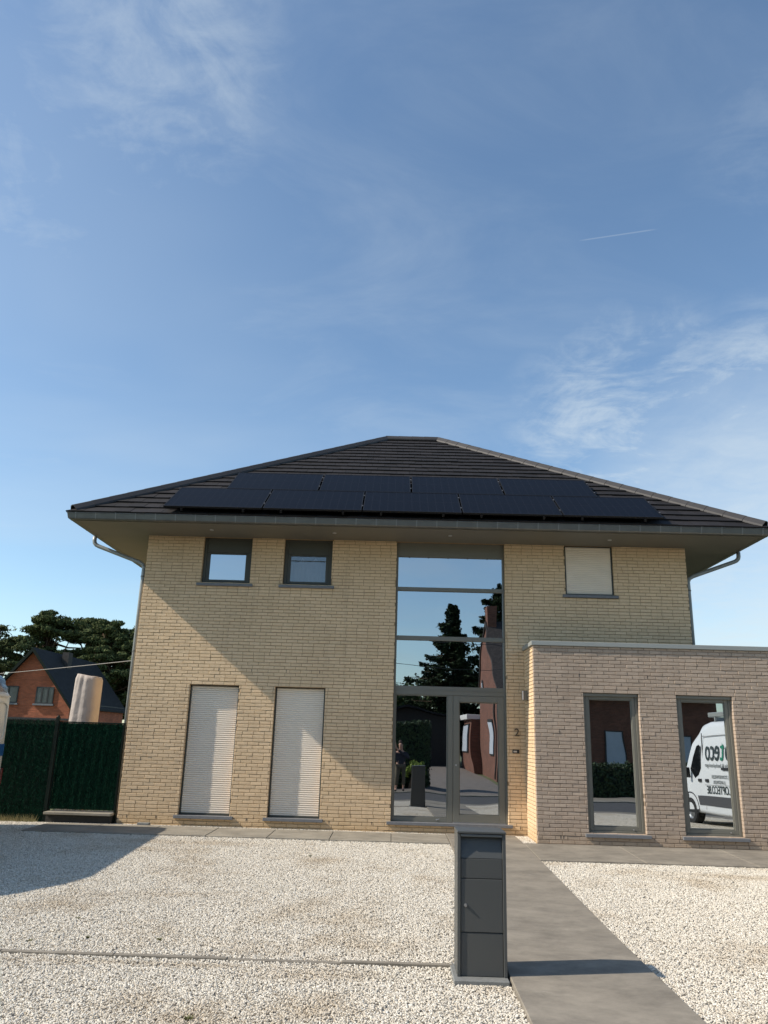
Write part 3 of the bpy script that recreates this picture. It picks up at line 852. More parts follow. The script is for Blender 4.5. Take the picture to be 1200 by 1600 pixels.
tag(num, 'brown number 2 fixed to the brick right of the door', 'house number')

# ---------------------------------------------------------------- ground
def gravel_mat(name, light=1.0, inst=True):
    m = bpy.data.materials.new(name); m.use_nodes = True
    n, l = m.node_tree.nodes, m.node_tree.links
    b = n['Principled BSDF']; b.inputs['Roughness'].default_value = .85; b.inputs['Specular IOR Level'].default_value = .3
    g = n.new('ShaderNodeNewGeometry')
    cr = n.new('ShaderNodeValToRGB'); e = cr.color_ramp.elements
    e[0].position = 0; e[0].color = (.30, .265, .215, 1)
    e[1].position = 1; e[1].color = (.76, .725, .65, 1)
    for p, c in ((.04, (.42, .375, .31)), (.12, (.50, .455, .38)), (.5, (.60, .55, .465)), (.8, (.66, .615, .53))):
        x = e.new(p); x.color = (*c, 1)
    if inst:
        oi = n.new('ShaderNodeObjectInfo'); l.new(oi.outputs['Random'], cr.inputs[0])
        # position of the stone for the dirt map
        pos = g.outputs['Position']
    else:
        v = n.new('ShaderNodeTexVoronoi'); v.inputs['Scale'].default_value = 60; l.new(g.outputs['Position'], v.inputs['Vector'])
        sp_ = n.new('ShaderNodeSeparateColor'); l.new(v.outputs['Color'], sp_.inputs[0]); l.new(sp_.outputs[0], cr.inputs[0])
        bp = n.new('ShaderNodeBump'); bp.inputs['Distance'].default_value = .02; bp.invert = True
        l.new(v.outputs['Distance'], bp.inputs['Height']); l.new(bp.outputs[0], b.inputs['Normal'])
        pos = g.outputs['Position']
    t = n.new('ShaderNodeTexNoise'); t.inputs['Scale'].default_value = .9; t.inputs['Detail'].default_value = 7; t.inputs['Roughness'].default_value = .62
    l.new(pos, t.inputs['Vector'])
    mr = n.new('ShaderNodeMapRange'); mr.inputs[1].default_value = .52; mr.inputs[2].default_value = .72; mr.inputs[3].default_value = 0; mr.inputs[4].default_value = .55
    l.new(t.outputs['Fac'], mr.inputs[0])
    # soil and moss worked into the chips at a few places (wheel track, wet corners)
    cur = mr.outputs[0]
    for (px_, py_, ang, ra, rb, amt) in ((-.95, -3.2, .1, .55, .40, .95), (-2.6, -4.2, -.2, .9, .35, .5), (5.2, -3.5, -.1, 1.5, .28, .8), (3.3, -3.4, .3, .55, .25, .6),
                                (-1.0, -6.1, 1.05, 1.3, .30, .6), (-.55, -8.3, .1, .9, .25, .6), (-3.4, -2.0, 0, 1.8, .35, .75), (-2.4, -5.6, .2, .8, .2, .5), (-2.0, -8.15, 0, 1.4, .10, .7)):
        vs_ = n.new('ShaderNodeVectorMath'); vs_.operation = 'SUBTRACT'; l.new(pos, vs_.inputs[0]); vs_.inputs[1].default_value = (px_, py_, 0)
        mp = n.new('ShaderNodeMapping'); mp.vector_type = 'TEXTURE'; mp.inputs['Rotation'].default_value = (0, 0, ang); mp.inputs['Scale'].default_value = (ra, rb, 50)
        l.new(vs_.outputs[0], mp.inputs[0])
        ln = n.new('ShaderNodeVectorMath'); ln.operation = 'LENGTH'; l.new(mp.outputs[0], ln.inputs[0])
        a_ = n.new('ShaderNodeMath'); a_.operation = 'MULTIPLY_ADD'; l.new(t.outputs['Fac'], a_.inputs[0]); a_.inputs[1].default_value = -1.8; l.new(ln.outputs['Value'], a_.inputs[2])
        r_ = n.new('ShaderNodeMapRange'); r_.inputs[1].default_value = -.65; r_.inputs[2].default_value = .15; r_.inputs[3].default_value = amt * .55; r_.inputs[4].default_value = 0
        l.new(a_.outputs[0], r_.inputs[0])
        m__ = n.new('ShaderNodeMath'); m__.operation = 'MAXIMUM'; l.new(cur, m__.inputs[0]); l.new(r_.outputs[0], m__.inputs[1]); cur = m__.outputs[0]
    mx_ = n.new('ShaderNodeMix'); mx_.data_type = 'RGBA'; mx_.blend_type = 'MULTIPLY'
    l.new(cur, mx_.inputs['Factor']); l.new(cr.outputs[0], mx_.inputs['A']); mx_.inputs['B'].default_value = (.58, .47, .33, 1)
    l.new(mx_.outputs['Result'], b.inputs['Base Color'])
    return m
M_GRAV = gravel_mat('white_marble_chips', inst=True)
M_GRAVB = gravel_mat('gravel_bed', inst=False)

# ground: one big sheet following the fall of the front garden
ys = [-900, -120, -60, -16, -8.4, -1.0, 40, 900]
xs = [-900, -100, -30, -12, 0, 12, 30, 100, 900]
mb = MB()
vs = [(x, yy, gz(yy) - .07) for yy in ys for x in xs]
nx = len(xs)
mb.mesh(vs, [(j*nx+i, j*nx+i+1, (j+1)*nx+i+1, (j+1)*nx+i) for j in range(len(ys)-1) for i in range(nx-1)])
tag(mb.build('ground', mat('meadow_ground', (.10, .11, .045), .95, var=.3, scale=.6), fix=False), kind='structure')
def sheet(name, x0, x1, y0, y1, dz, m, kind='structure', step=.5, label=None):
    yy = [y0]
    for q in (-8.4, -1.0):
        if y0 < q < y1: yy.append(q)
    yy.append(y1)
    mb = MB()
    vs = [(x, q, gz(q) + dz) for q in yy for x in (x0, x1)]
    mb.mesh(vs, [(2*j, 2*j+1, 2*j+3, 2*j+2) for j in range(len(yy)-1)])
    o = mb.build(name, m, fix=False); o['kind'] = kind
    return o
# gravel bed under the chips (covers the whole front yard)
sheet('gravel_bed', -9.5, 12.5, -10.25, -.001, -.012, M_GRAVB)
# road and its edges, far pavement
M_ROAD = mat('road_asphalt', (.06, .06, .062), .9, var=.12, scale=2, bump=.004, bscale=90)
sheet('road', -80, 80, -15.3, -11.0, -.045, M_ROAD)
sheet('pavement', -80, 80, -10.995, -10.27, -.008, M_SLAB)
sheet('driveway', -3.0, 5.2, -47, -15.62, -.02, mat('brick_paving', (.16, .137, .12), .9, var=.2, scale=5, bump=.004, bscale=60))
sheet('verge', 5.22, 60, -17.9, -15.62, -.02, M_SLAB)
mb = MB()
for i in range(80): mb.cbox(-40 + i, -39.01 + i, -15.60, -15.32, -.32, gz(-15) - .0, .01)
tag(mb.build('far_kerb', M_SLAB2), kind='structure')

# slab strip along the house, path, terrace before the extension
def slabs(name, x0, x1, yb, yf, nsl, m, z=.022, th=.06, dirx=True, seams=None):
    mb = MB()
    seams = seams or [x0 + (x1 - x0) * i / nsl for i in range(nsl + 1)]
    for a, b in zip(seams[:-1], seams[1:]):
        if dirx: c = (a + .004, b - .004, yf, yb)
        else: c = (x0, x1, a + .004, b - .004)
        j = random.uniform(-.0015, .0015)
        zz = [gz(c[2]) + z + j, gz(c[3]) + z + j]
        e = .006
        vs = [(c[0], c[2], zz[0]-th), (c[1], c[2], zz[0]-th), (c[1], c[3], zz[1]-th), (c[0], c[3], zz[1]-th),
              (c[0], c[2], zz[0]-e), (c[1], c[2], zz[0]-e), (c[1], c[3], zz[1]-e), (c[0], c[3], zz[1]-e),
              (c[0]+e, c[2]+e, zz[0]), (c[1]-e, c[2]+e, zz[0]), (c[1]-e, c[3]-e, zz[1]), (c[0]+e, c[3]-e, zz[1])]
        mb.mesh(vs, [(0,1,5,4),(1,2,6,5),(2,3,7,6),(3,0,4,7),(4,5,9,8),(5,6,10,9),(6,7,11,10),(7,4,8,11),(8,9,10,11),(3,2,1,0)])
    return tag(mb.build(name, m), kind='structure')
slabs('paving_strip', -6.28, 1.018, -.27, -1.40, 0, M_SLAB2, seams=[-6.28, -5.27, -4.2, -3.13, -2.09, -1.03, .02, 1.018])
slabs('paving_strip', 2.292, 12.4, AY - .10, -2.70, 0, M_SLAB, seams=[2.292, 3.9, 5.6, 7.3, 9.0, 10.7, 12.4])
slabs('path', 1.022, 2.288, 0, 0, 0, M_SLAB, dirx=False, seams=[-10.25, -9.62, -6.745, -3.90, -1.02, -.10])
# edging
mb = MB()
xx = -9.4
while xx < .56:
    L = min(1.0, .575 - xx)
    j = random.uniform(-.004, .004)
    z = gz(-7.95) + .018 + (-.010 if -2.3 < xx < -1.3 else 0) + j
    mb.cbox(xx + .002, xx + L - .002, -7.985, -7.93, z - .12, z, .004); xx += L
tag(mb.build('edging_kerb', M_SLAB), kind='structure')

# loose marble chips: instanced stones scattered on the bed
def chip(seed):
    rnd = random.Random(seed)
    bm = bmesh.new(); bmesh.ops.create_icosphere(bm, subdivisions=1, radius=1)
    sx, sy, sz = rnd.uniform(.8, 1.25), rnd.uniform(.6, .95), rnd.uniform(.45, .7)
    for v in bm.verts:
        v.co = Vector((v.co.x * sx, v.co.y * sy, v.co.z * sz)) * rnd.uniform(.78, 1.15)
    me = bpy.data.meshes.new('stone_shape'); bm.to_mesh(me); bm.free(); me.materials.append(M_GRAV)
    return me
def stones_object(name, area, n, smin, smax, seed):
    """one mesh of scattered chips (area: list of x0,x1,y0,y1 rectangles)"""
    shapes = []
    for k in range(6):
        me = chip(100 + k)
        v = np.zeros(len(me.vertices) * 3); me.vertices.foreach_get('co', v); v = v.reshape(-1, 3)
        f = np.array([list(p.vertices) for p in me.polygons]); shapes.append((v, f)); bpy.data.meshes.remove(me)
    return shapes
def gravel_nodes(name, rects, density, smin, smax, seed):
    mb = MB()
    for x0, x1, y0, y1 in rects:
        yy = [y0] + [q for q in (-8.4, -1.0) if y0 < q < y1] + [y1]
        vs = [(x, q, gz(q) + .0) for q in yy for x in (x0, x1)]
        mb.mesh(vs, [(2*j, 2*j+1, 2*j+3, 2*j+2) for j in range(len(yy)-1)])
    o = mb.build(name, M_GRAV, fix=False)
    ng = bpy.data.node_groups.new(name + '_scatter', 'GeometryNodeTree')
    ng.interface.new_socket('Geometry', in_out='INPUT', socket_type='NodeSocketGeometry')
    ng.interface.new_socket('Geometry', in_out='OUTPUT', socket_type='NodeSocketGeometry')
    N, L = ng.nodes, ng.links
    gi_, go = N.new('NodeGroupInput'), N.new('NodeGroupOutput')
    d = N.new('GeometryNodeDistributePointsOnFaces'); d.inputs['Density'].default_value = density; d.inputs['Seed'].default_value = seed
    L.new(gi_.outputs[0], d.inputs['Mesh'])
    ip = N.new('GeometryNodeInstanceOnPoints'); ip.inputs['Pick Instance'].default_value = True
    L.new(d.outputs['Points'], ip.inputs['Points'])
    gj = N.new('GeometryNodeGeometryToInstance')
    for k in range(5):
        ic = N.new('GeometryNodeMeshIcoSphere'); ic.inputs['Subdivisions'].default_value = 1; ic.inputs['Radius'].default_value = 1.0
        sp = N.new('GeometryNodeSetPosition'); L.new(ic.outputs[0], sp.inputs[0])
        rv = N.new('FunctionNodeRandomValue'); rv.data_type = 'FLOAT_VECTOR'
        rv.inputs['Min'].default_value = (-.22,) * 3; rv.inputs['Max'].default_value = (.22,) * 3; rv.inputs['Seed'].default_value = seed * 7 + k
        L.new(rv.outputs[0], sp.inputs['Offset'])
        tr = N.new('GeometryNodeTransform'); tr.inputs['Scale'].default_value = (1.1, .85, .62)
        L.new(sp.outputs[0], tr.inputs[0])
        ss = N.new('GeometryNodeSetShadeSmooth'); L.new(tr.outputs[0], ss.inputs[0]); ss.inputs['Shade Smooth'].default_value = False
        sm = N.new('GeometryNodeSetMaterial'); sm.inputs['Material'].default_value = M_GRAV; L.new(ss.outputs[0], sm.inputs[0])
        L.new(sm.outputs[0], gj.inputs[0])
    L.new(gj.outputs[0], ip.inputs['Instance'])
    rr = N.new('FunctionNodeRandomValue'); rr.data_type = 'FLOAT_VECTOR'; rr.inputs['Min'].default_value = (-.5, -.5, 0); rr.inputs['Max'].default_value = (.5, .5, 6.28)
    rr.inputs['Seed'].default_value = seed + 1
    L.new(rr.outputs[0], ip.inputs['Rotation'])
    rs = N.new('FunctionNodeRandomValue'); rs.data_type = 'FLOAT'; rs.inputs[2].default_value = smin; rs.inputs[3].default_value = smax; rs.inputs['Seed'].default_value = seed + 2
    L.new(rs.outputs[1], ip.inputs['Scale'])
    L.new(ip.outputs[0], go.inputs[0])
    md = o.modifiers.new('scatter', 'NODES'); md.node_group = ng
    return tag(o, kind='stuff', label='white marble gravel covering the front yard', cat='gravel')
gravel_nodes('gravel', [(-9.4, 1.018, -10.25, -7.99), (-9.4, 1.018, -7.925, -1.405), (2.292, 9.5, -10.25, -2.71),
                        (-6.28, 1.018, -.265, -.004), (2.31, 9.0, AY - .10, AY - .005), (2.30, 2.54, -1.1, -.004), (-9.4, -6.285, -1.405, -.1)],
             3900, .0056, .0118, 3)

dc = MB().cbox(-4.68, -4.46, -.20, -.08, .0, .05, .006).build('drain_cover', M_PLINTH)
tag(dc, 'small grey drain cover at the foot of the yellow brick wall', 'drain cover')
o = gravel_nodes('stray_gravel', [(1.03, 2.28, -10.2, -.3), (2.3, 9.0, -2.69, AY - .12), (-6.2, 1.0, -1.39, -.28)], 45, .003, .008, 11)
tag(o, label='loose marble chips strewn over the concrete slabs')
for md in o.modifiers: pass
# ---------------------------------------------------------------- foliage helpers
def quads_mesh(name, P, Nrm, size, m, parent, aspect=1.6):
    """many small leaf faces at points P"""
    n = len(P)
    a = RNG.normal(size=(n, 3)); Nn = Nrm + RNG.normal(size=(n, 3)) * .55
    Nn /= np.linalg.norm(Nn, axis=1)[:, None]
    t = np.cross(Nn, a); t /= np.linalg.norm(t, axis=1)[:, None] + 1e-9
    b = np.cross(Nn, t)
    s = (size * RNG.uniform(.6, 1.3, n))[:, None]
    v = np.stack([P - t * s * .5 * aspect, P + b * s * .5, P + t * s * .5 * aspect, P - b * s * .5], axis=1).reshape(-1, 3)
    me = bpy.data.meshes.new(name)
    me.vertices.add(n * 4); me.vertices.foreach_set('co', v.ravel())
    me.loops.add(n * 4); me.loops.foreach_set('vertex_index', np.arange(n * 4))
    me.polygons.add(n); me.polygons.foreach_set('loop_start', np.arange(n) * 4); me.polygons.foreach_set('loop_total', np.full(n, 4))
    me.update(calc_edges=True); me.validate()
    me.materials.append(m)
    o = bpy.data.objects.new(name, me); col.objects.link(o)
    if parent is not None: o.parent = parent
    return o
M_PINE = mat('pine_needles', (.068, .085, .034), .95, island=.5, spec=.15)
M_SPRUCE = mat('spruce_needles', (.030, .046, .022), .95, island=.5, spec=.15)
M_LEAF = mat('broad_leaves', (.055, .085, .025), .7, island=.5)
M_HEDGE = mat('clipped_hedge_leaves', (.026, .050, .015), .7, island=.5)
M_BARK = mat('bark', (.13, .085, .055), .95, var=.25, scale=8, bump=.02, bscale=12)
def clump_points(c, r, n, flat=.5):
    u = RNG.normal(size=(n, 3)); u /= np.linalg.norm(u, axis=1)[:, None]
    rad = RNG.uniform(.45, 1.0, n) ** .6
    p = u * rad[:, None] * r * np.array([1, 1, flat])
    return p + np.array(c), u
def limbs(mb, base, tips, r0, trunk_top):
    for t in tips:
        b = Vector(base).lerp(Vector(trunk_top), random.uniform(.45, .95))
        t = Vector(t); mid = b.lerp(t, .5) + Vector((0, 0, -.15 * (t - b).length * .5))
        mb.tube([b, mid, t], [r0 * .38, r0 * .25, r0 * .08], 6)
def pine(x, y_, h, r, label, seed, n=15000):
    rnd = random.Random(seed)
    z = 0
    root = tag(empty('pine_tree', (x, y_, z)), label, 'tree', 'trees behind the red brick house')
    mb = MB()
    top = (x + rnd.uniform(-.6, .6), y_ + rnd.uniform(-.6, .6), h * .88)
    mb.tube([(x, y_, z), (x + .15, y_, h * .4), top], [.30, .22, .08], 9)
    P, Nn, tips = [], [], []
    k = 64
    for i in range(k):
        t = rnd.uniform(.30, 1.0); zz_ = h * t
        rr = r * (1.05 - .70 * max(0, (t - .68) / .32) ** 2.0) * rnd.uniform(.15, 1.0)
        a = rnd.uniform(0, 6.28)
        c = (x + rr * math.cos(a), y_ + rr * math.sin(a), zz_ - .06 * rr)
        cr_ = rnd.uniform(.55, 1.25) * r / 4.2
        tips.append(c)
        for q in range(4):
            cc = (c[0] + rnd.gauss(0, cr_ * .55), c[1] + rnd.gauss(0, cr_ * .55), c[2] + rnd.gauss(0, cr_ * .20))
            p, u = clump_points(cc, cr_ * rnd.uniform(.5, .95), n // k // 4, .42)
            P.append(p); Nn.append(u)
    limbs(mb, (x, y_, z), tips, .3, top)
    mb.build('trunk', M_BARK, root, smooth=True)
    quads_mesh('crown', np.concatenate(P), np.concatenate(Nn), .10, M_PINE, root, 3.0)
    adopt(root)
def broadleaf(x, y_, h, r, label, seed, n=9000, m=None, grp='trees beyond the street', size=.2):
    rnd = random.Random(seed)
    root = tag(empty('leafy_tree', (x, y_, -.2)), label, 'tree', grp)
    mb = MB(); top = (x + rnd.uniform(-.4, .4), y_, h * .75)
    mb.tube([(x, y_, -.3), (x + .1, y_, h * .35), top], [.25, .2, .06], 8)
    P, Nn, tips = [], [], []
    k = 22
    for i in range(k):
        u = Vector((rnd.gauss(0, 1), rnd.gauss(0, 1), rnd.gauss(0, 1))).normalized() * rnd.uniform(.35, .85)
        c = (x + u.x * r, y_ + u.y * r, h * .62 + u.z * h * .36)
        tips.append(c)
        for q in range(3):
            cc = [c[0] + rnd.gauss(0, r * .14), c[1] + rnd.gauss(0, r * .14), c[2] + rnd.gauss(0, r * .1)]
            p, uu = clump_points(cc, r * rnd.uniform(.18, .34), n // k // 3, .75); P.append(p); Nn.append(uu)
    limbs(mb, (x, y_, 0), tips, .25, top)
    mb.build('trunk', M_BARK, root, smooth=True)
    quads_mesh('crown', np.concatenate(P), np.concatenate(Nn), size, m or M_LEAF, root)
    adopt(root)
def spruce(x, y_, h, r, label, seed, n=48000):
    rnd = random.Random(seed)
    root = tag(empty('spruce_tree', (x, y_, -.2)), label, 'tree', 'trees beyond the street')
    mb = MB(); mb.tube([(x, y_, -.3), (x, y_, h * .97)], [.28, .03], 9)
    P, Nn = [], []
    k = 120; skew = rnd.uniform(-.5, .5)
    for i in range(k):
        t = (i + .5) / k; zz_ = h * (.08 + .90 * t)
        gap = .70 + .30 * math.sin(i * .9 + seed) ** 2
        L = r * (1 - t) ** .58 * rnd.uniform(.55, 1.15) * gap * (1 + .18 * math.sin(t * 11 + seed)) + .10
        a = i * 2.4 + rnd.uniform(-.5, .5)
        tip = Vector((x + L * math.cos(a) + skew * (1 - t), y_ + L * math.sin(a), zz_ - .10 * L + .10 * L * rnd.random()))
        b = Vector((x + .12 * math.sin(t * 6), y_, zz_ + .05))
        mb.tube([b, b.lerp(tip, .5) + Vector((0, 0, -.05 * L)), tip], [.045, .03, .01], 4)
        m_ = n // k
        tt = RNG.uniform(.15, 1.0, m_) ** .8
        w = (1.08 - tt) * L * .24 + .06
        base = np.array(b)[None] * (1 - tt[:, None]) + np.array(tip)[None] * tt[:, None]
        base[:, 2] -= .10 * L * np.sin(tt * math.pi)
        sd = np.array([-math.sin(a), math.cos(a), 0])
        pts = base + sd * (RNG.normal(size=m_) * w)[:, None]; pts[:, 2] -= np.abs(RNG.normal(size=m_)) * .16
        P.append(pts); Nn.append(np.tile([0, 0, 1.0], (m_, 1)))
    mb.build('trunk', M_BARK, root)
    quads_mesh('crown', np.concatenate(P), np.concatenate(Nn), .15, M_SPRUCE, root, 2.0)
    adopt(root)
def hedge(x0, x1, y0, y1, z0, z1, label, n, m, size=.07, name='clipped_hedge'):
    root = tag(empty(name, ((x0+x1)/2, (y0+y1)/2, z0)), label, 'hedge')
    e = .08
    MB().box(x0+e, x1-e, y0+e, y1-e, z0, z1-e).build('hedge_core', M_MATB, root)
    A_ = [(x1-x0)*(z1-z0), (x1-x0)*(z1-z0), (y1-y0)*(z1-z0), (y1-y0)*(z1-z0), (x1-x0)*(y1-y0)]
    P, Nn = [], []
    for k, a in enumerate(A_):
        c = int(n * a / sum(A_)); u, v = RNG.random(c), RNG.random(c); o = np.zeros(c)
        X = x0 + u*(x1-x0); Yy = y0 + u*(y1-y0); Z = z0 + v*(z1-z0)
        if k == 0: p = np.stack([X, o+y0, Z], 1); nn = [0,-1,0]
        if k == 1: p = np.stack([X, o+y1, Z], 1); nn = [0,1,0]
        if k == 2: p = np.stack([o+x0, Yy, Z], 1); nn = [-1,0,0]
        if k == 3: p = np.stack([o+x1, Yy, Z], 1); nn = [1,0,0]
        if k == 4: p = np.stack([X, y0 + v*(y1-y0), o+z1], 1); nn = [0,0,1]
        p = p + RNG.normal(size=p.shape) * .045
        P.append(p); Nn.append(np.tile(np.array(nn, float), (c, 1)))
    quads_mesh('leaves', np.concatenate(P), np.concatenate(Nn), size, m, root)
    adopt(root)

# ---------------------------------------------------------------- fence and gate, left of the house
def needle_mat(x0, x1, z0, z1, y, n, parent):
    MB().box(x0, x1, y + .02, y + .035, z0, z1).build('backing', M_MATB, parent)
    X = RNG.uniform(x0, x1, n); Z = RNG.uniform(z0, z1, n)
    wave = np.sin(X * 42 + np.sin(Z * 3) * 1.2) * .012
    Y = y - RNG.uniform(0, .045, n) + wave
    L = RNG.uniform(.02, .055, n); ang = RNG.normal(0, .75, n)
    dx = np.sin(ang) * L; dz = np.cos(ang) * L * np.where(RNG.random(n) < .8, 1, -1); dy = -RNG.uniform(0, .03, n)
    w = .0028
    v = np.stack([np.stack([X - w, Y, Z], 1), np.stack([X + w, Y, Z], 1), np.stack([X + dx, Y + dy, np.minimum(Z + dz, z1 + .03)], 1)], 1).reshape(-1, 3)
    me = bpy.data.meshes.new('hedge_mat')
    me.vertices.add(3 * n); me.vertices.foreach_set('co', v.ravel()); me.loops.add(3 * n); me.loops.foreach_set('vertex_index', np.arange(3 * n))
    me.polygons.add(n); me.polygons.foreach_set('loop_start', np.arange(n) * 3); me.polygons.foreach_set('loop_total', np.full(n, 3))
    me.update(calc_edges=True); me.materials.append(M_MATG)
    o = bpy.data.objects.new('hedge_mat', me); col.objects.link(o); o.parent = parent
    return o
fence = tag(empty('garden_fence', (-7.9, .1, -.05)), 'fence of dark green artificial hedge matting left of the gate', 'fence')
needle_mat(-9.6, -6.56, -.02, 1.83, .10, 75000, fence)
mb = MB(); mb.cbox(-6.56, -6.49, .06, .12, -.1, 1.90, .006); mb.tube([(-6.525, .09, 1.90), (-6.525, .09, 1.93)], [.03, .015], 10)
mb.build('post', M_POST, fence)
MB().cbox(-8.6, -8.54, .06, .12, -.1, 1.88, .006).build('post', M_POST, fence)
MB().cbox(-9.6, -6.56, .075, .10, 1.80, 1.83, .003).build('top_rail', M_POST, fence)
adopt(fence)
gate = tag(empty('garden_gate', (-5.85, .1, .02)), 'green hedge-clad garden gate between the post and the house wall', 'gate')
needle_mat(-6.46, -5.24, .215, 1.79, .11, 38000, gate)
mb = MB(); mb.cbox(-6.48, -6.455, .07, .12, .16, 1.82, .004); mb.cbox(-5.235, -5.20, .07, .12, .02, 1.82, .004); mb.cbox(-6.455, -5.235, .075, .12, 1.795, 1.82, .004)
mb.build('gate_frame', M_POST, gate)
adopt(gate)
step = MB().cbox(-6.47, -5.21, -.14, .40, .14, .185, .005).build('doorstep', M_SLAB2)
tag(step, 'concrete doorstep slab under the green gate', 'doorstep')
MB().box(-6.45, -5.23, -.06, .35, -.05, .139).build('riser', M_DARK, step)

# covered parasol behind the fence
def cover(x, y_, r, z0, z1):
    mb = MB(); n = 96; rows = 40; vs = []
    for j in range(rows + 1):
        t = j / rows; z = z0 + (z1 - z0) * t
        s = 1.06 - .12 * t
        edge = max(0, (t - .965) / .035)
        s *= 1 - .10 * edge ** 3
        for i in range(n):
            a = 2 * math.pi * i / n
            ca, sa = math.cos(a), math.sin(a)
            sq = 1 / (abs(ca) ** 3.6 + abs(sa) ** 3.6) ** (1 / 3.6)          # boxy plan with rounded corners
            def crease(a0, slope, wd):                                          # sharp-edged fold fanning down from the top seam
                q = abs(a - a0 - slope * (1 - t)); return max(0, 1 - q / wd)
            env = max(0, t - .35) / .65
            fold = 1 + .014 * math.sin(a * 5 + 2.1 * t) + .012 * math.sin(a * 3 - 2 + t * 2)
            fold += env * (.045 * crease(4.35, -.55, .13) - .05 * crease(4.60, -.25, .16) + .03 * crease(4.85, .15, .10) - .03 * crease(5.15, .5, .14) + .03 * crease(4.05, -.7, .12))
            fold += (1 - t) * (.045 * crease(4.9, -.1, .25) - .03 * crease(4.4, .1, .3))
            vs.append((x + r * s * sq * fold * ca + .03 * t, y_ + r * s * sq * fold * sa, z - .03 * ca * edge - .010 * edge * math.sin(a * 4 + 1)))
    fs = [(j*n+i, j*n+(i+1) % n, (j+1)*n+(i+1) % n, (j+1)*n+i) for j in range(rows) for i in range(n)] + [tuple(rows*n+i for i in range(n)), tuple(range(n))[::-1]]
    mb.mesh(vs, fs)
    o = mb.build('parasol_cover', M_COVER, smooth=True)
    return tag(o, 'tall beige fabric cover over garden furniture behind the green gate', 'cover')
cover(-6.585, 1.5, .268, -.05, 2.79)

# red brick house with slate roof, far left behind the fence
def face_brick(name, c, mort, sc=1.0, bumpd=.006):
    m = mat(name, c, .9)
    n, l = m.node_tree.nodes, m.node_tree.links; b = n['Principled BSDF']
    g = n.new('ShaderNodeNewGeometry'); mp = n.new('ShaderNodeMapping'); mp.inputs['Rotation'].default_value = (math.radians(90), 0, 0)
    sp_ = n.new('ShaderNodeSeparateXYZ'); l.new(g.outputs['Position'], sp_.inputs[0])
    ad = n.new('ShaderNodeMath'); ad.operation = 'ADD'; l.new(sp_.outputs['X'], ad.inputs[0]); l.new(sp_.outputs['Y'], ad.inputs[1])
    cb = n.new('ShaderNodeCombineXYZ'); l.new(ad.outputs[0], cb.inputs[0]); l.new(sp_.outputs['Z'], cb.inputs[1])
    t = n.new('ShaderNodeTexBrick'); l.new(cb.outputs[0], t.inputs['Vector'])
    t.inputs['Color1'].default_value = (c[0]*.8, c[1]*.78, c[2]*.78, 1); t.inputs['Color2'].default_value = (c[0]*1.2, c[1]*1.2, c[2]*1.2, 1)
    t.inputs['Mortar'].default_value = (*mort, 1); t.inputs['Scale'].default_value = sc
    t.inputs['Brick Width'].default_value = .21; t.inputs['Row Height'].default_value = .065; t.inputs['Mortar Size'].default_value = .006
    nz = n.new('ShaderNodeTexNoise'); nz.inputs['Scale'].default_value = 1.2; nz.inputs['Detail'].default_value = 6; l.new(g.outputs['Position'], nz.inputs['Vector'])
    mr = n.new('ShaderNodeMapRange'); mr.inputs[1].default_value = .3; mr.inputs[2].default_value = .7; mr.inputs[3].default_value = .82; mr.inputs[4].default_value = 1.12
    l.new(nz.outputs['Fac'], mr.inputs[0])
    h = n.new('ShaderNodeHueSaturation'); l.new(t.outputs['Color'], h.inputs['Color']); l.new(mr.outputs[0], h.inputs['Value'])
    l.new(h.outputs[0], b.inputs['Base Color'])
    bp = n.new('ShaderNodeBump'); bp.inputs['Distance'].default_value = bumpd; bp.invert = True; l.new(t.outputs['Fac'], bp.inputs['Height']); l.new(bp.outputs[0], b.inputs['Normal'])
    return m
M_REDB = face_brick('red_orange_brick', (.40, .108, .046), (.20, .12, .08))
M_REDB2 = face_brick('dark_red_brick', (.17, .066, .042), (.13, .10, .08))
M_WINDARK = mat('painted_reflection_window', (.05, .06, .065), .15, var=.5, scale=1.5)  # dark pane colour stands in for reflected trees
M_SLATE = mat('blue_black_slate', (.014, .0145, .016), .8, var=.5, scale=5, bump=.04, bscale=6, spec=.25)
def simple_window(root, x0, x1, z0, z1, y, lights, blind=None, out=-1, name='window'):
    mb = MB(); d = .06 * out
    ya, yb = sorted((y + d * .3, y + d))
    mb.box(x0, x0 + .06, ya, yb, z0, z1); mb.box(x1 - .06, x1, ya, yb, z0, z1); mb.box(x0 + .06, x1 - .06, ya, yb, z1 - .06, z1); mb.box(x0 + .06, x1 - .06, ya, yb, z0, z0 + .06)
    for k in range(1, lights):
        xc = x0 + (x1 - x0) * k / lights; mb.box(xc - .04, xc + .04, ya, yb, z0 + .06, z1 - .06)
    w = mb.build(name, M_BLACK, root)
    ya, yb = sorted((y + d * .4, y + d * .6))
    MB().box(x0 + .05, x1 - .05, ya, yb, z0 + .05, z1 - .05).build('pane', blind or M_GLASS, w)
    ya, yb = sorted((y + d * .1, y + d * 2.2))
    MB().box(x0 - .08, x1 + .08, ya, yb, z0 - .10, z0 - .005).build('sill', M_SILL, w)
    return w
M_RTILE0 = mat('dark_chimney_stone', (.05, .045, .042), .9, var=.2)
rh = tag(empty('brick_house', (-20.84, 34.6, 0)), 'red brick gabled house with dark slate roof beyond the green fence', 'house')
gx, gzr, ex, ez = -20.84, 6.16, 2.44, 3.12
mb = MB()
mb.prism([(gx - ex, -.2), (gx + ex, -.2), (gx + ex, ez), (gx, gzr - .14), (gx - ex, ez)], 30.0, 39.2)
mb.build('wall', M_REDB, rh)
mb = MB(); th = .10; oh = .16
sl = (gzr - ez) / ex
